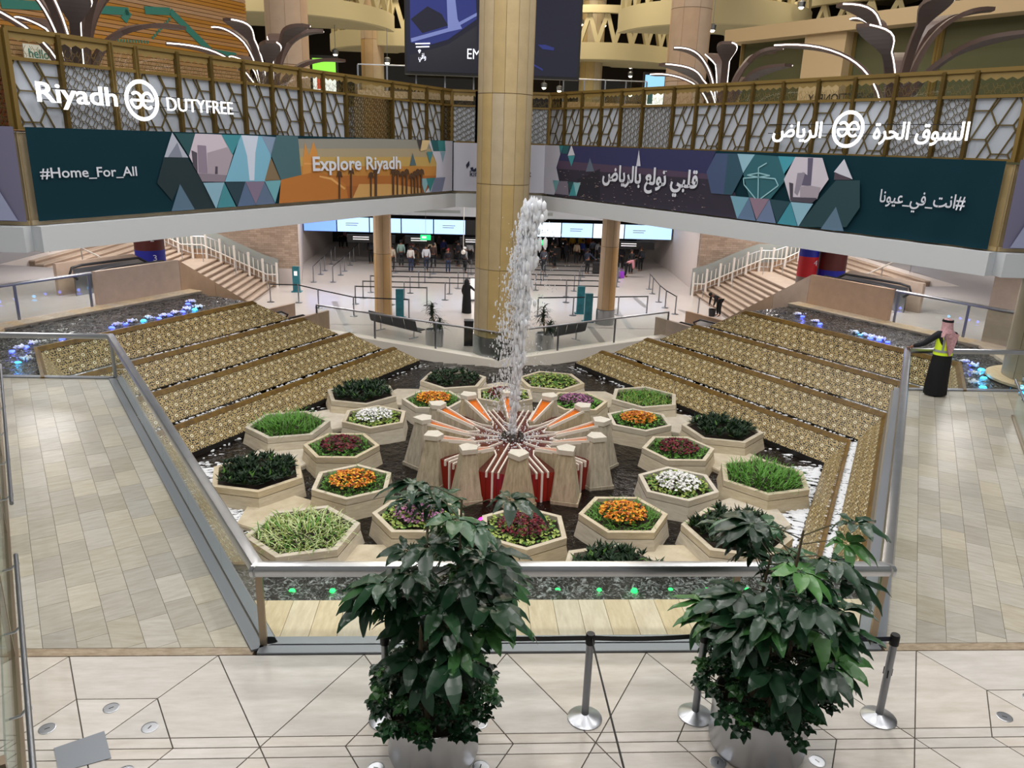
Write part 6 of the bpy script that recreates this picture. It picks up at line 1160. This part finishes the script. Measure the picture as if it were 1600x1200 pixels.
for lab, px, yy, r, z0, h, zt, n in (('curved cream truss ring above the left pink column', 452, 50, 7, 12.2, 1.0, 15.0, 14), ('curved cream truss ring left of the blue screen', 640, 58, 6, 11.6, 1.1, 14.6, 16), ('curved cream truss ring right of the blue screen', 940, 58, 6.5, 11.2, 1.1, 14.2, 16), ('large curved cream truss ring above the right pink column', 1110, 46, 6, 12.2, 1.3, 16.2, 16), ('curved cream truss ring at the far right', 1400, 50, 8, 11.6, 1.0, 14.4, 16)):
    p = atY(px, 50, yy); ring(lab, p.x, yy, r, z0, h, zt, n)
for i, (x, y, yy) in enumerate(((545, 21, 52), (598, 20, 52), (908, 37, 53), (944, 39, 53), (410, 12, 45), (1113, 46, 40), (524, 84, 48), (605, 97, 48), (874, 141, 50), (850, 136, 50), (985, 104, 60), (985, 118, 60), (985, 148, 60), (1509, 120, 60), (1252, 10, 40))):
    p = atY(x, y, yy); t = thing('spotlight', 'small bright spotlight under the roof of the upper level, %s one' % (ORD + ['thirteenth', 'fourteenth', 'fifteenth'])[i], 'spotlight', p, 0, 'upper level spotlights'); mb = MB(); mb.ball((0, 0, 0), .16, 10); Lc('bulb', mb, ['lamp_warm'], t, 60); mb = MB(); mb.lathe([(.2, -.05), (.22, .22), (.1, .3)], 12); Lc('hood', mb, ['steel_dull'], t, 40); mb = MB(); mb.tube([(0, 0, .28), (0, 0, 21 - p.z)], .02, 5); Lc('rod', mb, ['steel_dull'], t)
# big screen
Ys = 33.0; TL_, BR_ = atY(632, -60, Ys), atY(908, 124, Ys); BL_ = atY(636, 117, Ys); x0, x1, z0, z1 = atY(632, 60, Ys).x, atY(908, 60, Ys).x, (BL_.z + BR_.z) / 2, 13.5
t = thing('video_screen', 'huge dark blue advertising screen hanging behind the great column', 'screen', ((x0 + x1) / 2, Ys, z0)); mb = MB(); mb.box(x0, x1, Ys, Ys + .5, z0, z1); W('casing', mb, ['black'], t); mb = MB(); mb.box(x0 + .1, x1 - .1, Ys - .02, Ys, z0 + .12, z1); W('display', mb, ['sign_navy'], t)
PS = Plane(Vector((0, Ys, 0)), Vector((1, 0, 0)), Vector((0, -1, 0)), False)
def spatch(m, pts, off): q = clip([PS.uz(x, y) for x, y in pts], 0, -1, -z0 - .12); mb = MB(); mb.poly([PS.P(u, z, off) for u, z in q]); W('image_patch', mb, [m], t)
spatch('sign_blue', [(640, -40), (742, -40), (745, 30), (700, 62), (665, 72), (641, 66)], .03); spatch('sign_pale', [(697, -30), (708, -30), (715, 30), (722, 45), (700, 50)], .032); spatch('sign_navy', [(668, 10), (690, 22), (700, 40), (660, 52), (642, 30)], .034); spatch('sign_pale', [(642, 60), (700, 44), (745, 20), (745, 25), (700, 50), (643, 66)], .036); spatch('sign_dark', [(700, 70), (745, 40), (745, 118), (640, 117), (640, 86)], .038); spatch('sign_blue', [(840, 70), (852, 70), (866, 75), (865, 79), (848, 77)], .03); spatch('sign_blue', [(834, 100), (848, 108), (848, 111), (834, 103)], .03)
u, z = PS.uz(730, 92); lettering('lettering', 'EM', PS.P(u, z, .05), Vector((1, 0, 0)), UP, PS.N, .62, .45, 'sign_txt', t); u, z = PS.uz(654, 97); lettering('lettering', arabic('وافي'), PS.P(u, z, .05), Vector((1, 0, 0)), UP, PS.N, .36, .4, 'sign_txt', t, .02)
spatch('sign_txt', [(649, 67.5), (672, 67), (672, 69), (649, 69.5)], .05); spatch('sign_txt', [(650, 72.5), (671, 72), (671, 74), (650, 74.5)], .05); spatch('sign_txt', [(653, 79), (656, 77), (658, 79), (655.5, 84)], .05)
for i, (x, y0, y1, yy) in enumerate(((507, 92, 142, 36), (1022, 118, 165, 40))):
    a, b_ = atY(x - 17, y1, yy), atY(x + 17, y0, yy); t = thing('advert_panel', ('green advertising panel left of the middle of the upper level', 'sky blue advertising panel right of the water jet on the upper level')[i], 'panel', ((a.x + b_.x) / 2, yy, 5.2)); mb = MB(); mb.box(a.x - .1, b_.x + .1, yy, yy + .2, 5.2, b_.z + .15); W('frame', mb, ['black'], t); zm = (a.z + b_.z) / 2
    mb = MB(); mb.box(a.x, b_.x, yy - .02, yy, zm, b_.z); W('display', mb, [('ad_green', 'ad_sky')[i]], t); mb = MB(); mb.box(a.x, b_.x, yy - .02, yy, a.z, zm); W('display', mb, ['ad_white'], t); mb = MB(); mb.box(a.x + .2, a.x + .5, yy - .03, yy - .02, a.z + .1, zm - .1); W('image_patch', mb, [('ad_red', 'teal_kiosk')[i]], t)
# wooden slat wall with a teal metro line
WP = Plane(OL - NL * 9 + EL * 0, EL, NL, True); ue = WP.uz(385, 40)[0]; t = thing('slat_wall', 'wall of horizontal golden wood slats with teal metro lines at the upper left', 'wall', WP.P(ue + 8, 5.2)); mb = MB(); mb.bar(WP.P(ue, 9.6, -.1), WP.P(ue + 18, 9.6, -.1), .1, 8.8); W('backing', mb, ['wood_gap'], t); k = 0; z = 5.3
while z < 13.8:
    mb = MB(); mb.bar(WP.P(ue, z, 0), WP.P(ue + 18, z, 0), .05, .115); W('slat', mb, ['wood_slat'], t); z += .135
mb = MB(); mb.bar(WP.P(ue, 9.6, -.1), WP.P(ue - .1, 9.6, -4), .1, 8.8); W('side_panel', mb, ['wood_gap'], t)
def wline(pts, w_=.3):
    for a, b_ in zip(pts, pts[1:]): A, B = WP.uz(*a), WP.uz(*b_); mb = MB(); mb.bar(WP.P(*A, .04), WP.P(*B, .04), .02, w_, up=UP if abs(A[1] - B[1]) < abs(A[0] - B[0]) * 1.2 else EL); W('metro_line', mb, ['teal_line'], t)
wline([(0, 6), (80, 10), (200, 18), (192, 32)], .26); wline([(112, 10), (125, -5)], .22); wline([(225, 16), (265, 18), (330, 82), (368, 88)], .26)
for k in range(14): u, z = WP.uz(170 + k * 4.6, 62 + k * .3) if k < 14 else (0, 0); mb = MB(); mb.bar(WP.P(u - .03, z, .03), WP.P(u + .03, z, .03), .02, .1); W('metro_dot', mb, ['teal_line'], t)
for k in range(9): u, z = WP.uz(238 + k * 3.2, 59 - k * 3.6); mb = MB(); mb.bar(WP.P(u - .04, z, .03), WP.P(u + .04, z, .03), .02, .1); W('metro_dot', mb, ['teal_line'], t)
for txt, a, b_ in (('hello', (36, 91), (65, 78)), ('hi!', (94, 93), (112, 80))):
    u0, za = WP.uz(*a); u1, zb = WP.uz(*b_); s_ = thing('speech_sign', 'pale speech bubble sign reading %s by the wood wall' % txt.strip('!'), 'sign', WP.P(u0, za, .3), 0, 'speech bubble signs'); mb = MB(); mb.bar(WP.P(u0 + .15, (za + zb) / 2, .3), WP.P(u1 - .15, (za + zb) / 2, .3), .04, zb - za + .2); W('board', mb, ['beige_wall' if 0 else 'cap_stone'], s_); lettering('lettering', txt, WP.P(u0, za + .02, .33), -EL, UP, NL, abs(u1 - u0), (zb - za) * .85, 'teal_line', s_, .015)
# lounge block on the right
LP = Plane(OR_ - NR * 7, ER, NR, False); a, b_ = LP.uz(1258, 60)[0], LP.uz(1322, 60)[0]; zt = LP.uz(1290, 52)[1]
t = thing('lounge_pavilion', 'beige lounge block with dark glass walls and a flat brown roof at the upper right', 'pavilion', LP.P(a, 5.2)); mb = MB(); mb.bar(LP.P(a, (5.22 + zt) / 2, -.4), LP.P(b_, (5.22 + zt) / 2, -.4), .8, zt - 5.22); W('wall', mb, ['beige_wall'], t)
for c0, c1 in ((a - 3.4, a), (b_, b_ + 3.1), (b_ + 3.2, b_ + 6.6)):
    mb = MB(); mb.bar(LP.P(c0, (5.2 + zt) / 2, -.6), LP.P(c1, (5.2 + zt) / 2, -.6), .1, zt - 5.2); W('glass_wall', mb, ['lounge_glass'], t)
    for u in (c0, c1): mb = MB(); mb.bar(LP.P(u, 5.2, -.5), LP.P(u, zt, -.5), .12, .12); W('mullion', mb, ['bronze_frame'], t)
mb = MB(); mb.bar(LP.P(a - 3.8, zt + .25, -1.5), LP.P(b_ + 7, zt + .25, -1.5), 3.4, .5); W('roof', mb, ['beige_wall'], t); mb = MB(); mb.bar(LP.P(b_ + .8, 6.3, -.5), LP.P(b_ + 2.4, 6.3, -.5), .06, 1.2); W('dark_screen', mb, ['black'], t)
mb = MB(); u0, za = LP.uz(1146, 162); lettering('lettering', arabic('الحلويات'[:4]), LP.P(a - 3.2, 6.85, .0), ER, UP, NR, .9, .3, 'black', t, .01) if 0 else None
u0, za = LP.uz(1385, 158); u1, zb = LP.uz(1264, 150); o = lettering('lettering', 'CONFECTIONERY', LP.P(u0, za, .05), -ER, UP, NR, abs(u0 - u1), .3, 'black', t, .01)
# tree sculptures with light strips
def frond(ang, reach, hgt, mb, lb, wide):
    d = Vector((math.cos(ang), math.sin(ang), 0)); sd = Vector((-d.y, d.x, 0)); n = 18; pr = None; led = []
    for k in range(n + 1):
        t = k / n; r = .1 + reach * (t ** 2.0); z = hgt * (1 - (1 - t) ** 2.2); c = d * r + Vector((0, 0, z)); w_ = .1 + .02 * t + (wide * math.sin(math.pi * min(1, (t - .62) / .4)) if t > .62 else 0); w_ = max(w_, .03); tg = (d * (2.1 * reach * max(t, .02) ** 1.1) + Vector((0, 0, hgt * 1.9 * (1 - t) ** .9))).normalized(); nn = tg.cross(sd).normalized(); th = .09 * (1 - .5 * t)
        cur = [c - sd * w_ - nn * th, c + sd * w_ - nn * th, c + sd * w_ + nn * th, c - sd * w_ + nn * th]
        if pr: mb.mesh(pr + cur, [(0, 1, 5, 4), (1, 2, 6, 5), (2, 3, 7, 6), (3, 0, 4, 7)])
        else: mb.mesh(cur, [(0, 1, 2, 3)])
        if k == n: mb.mesh(cur, [(3, 2, 1, 0)])
        pr = cur; led.append(c + sd * (w_ + .01))
    lb.tube(led, .02, 5)
def tree(label, p, sc, rot):
    t = thing('tree_sculpture', label, 'sculpture', p, 0, 'tree sculptures with light strips')
    for k in range(9):
        mb, lb = MB(), MB(); frond(rot + k * 2 * math.pi / 9, (2.9 if k % 2 else 1.7) * sc, (2.7 if k % 2 else 3.4) * sc, mb, lb, .2 * sc); f = Lc('frond', mb, ['frond_brown'], t, 40); Lc('light_strip', lb, ['frond_led'], f)
    mb = MB(); mb.lathe([(.32, 0), (.3, .3), (.22, .5)], 14); Lc('base', mb, ['frond_brown'], t, 40)
def behind(pl, px, off): u = pl.uz(px, 215, -off)[0]; return pl.P(u, 5.21, -off)
tree('nearest brown tree sculpture with glowing edges over the left Riyadh sign', behind(PLL, 135, 2.2), 1.08, .3); tree('brown tree sculpture with glowing edges before the left pink column', behind(PLL, 425, 2.4), 1.0, .1); tree('brown tree sculpture with glowing edges before the right pink column', behind(PLR, 1122, 2.4), 1.0, .2); tree('largest brown tree sculpture over the Arabic sign on the right', behind(PLR, 1388, 2.2), 1.15, .45); tree('distant small tree sculpture at the far right', atY(1497, 130, 30), .8, .6); tree('distant small tree sculpture at the far left', atY(15, 70, 22), .7, .2)
for i, (x0_, x1_, y_) in enumerate(((560, 740, 34), (880, 1010, 38))):
    a, b_ = atY(x0_, 140, y_), atY(x1_, 140, y_); railing(('distant glass railing left of the great column on the upper level', 'distant glass railing right of the great column on the upper level')[i], (a.x, y_), (b_.x, y_), 7.6, 1.2, (0, .25, .5, .75, 1), (.25, .5, .75), (0, 0), (.06, .06), None, 'upper level railings', 'steel_dull'); mb = MB(); mb.bar(Vector((a.x, y_, 7.45)), Vector((b_.x, y_, 7.45)), .6, .3); structure('floor', mb, ['column_tan'], 'gallery edge under the distant %s railing' % ('left', 'right')[i])
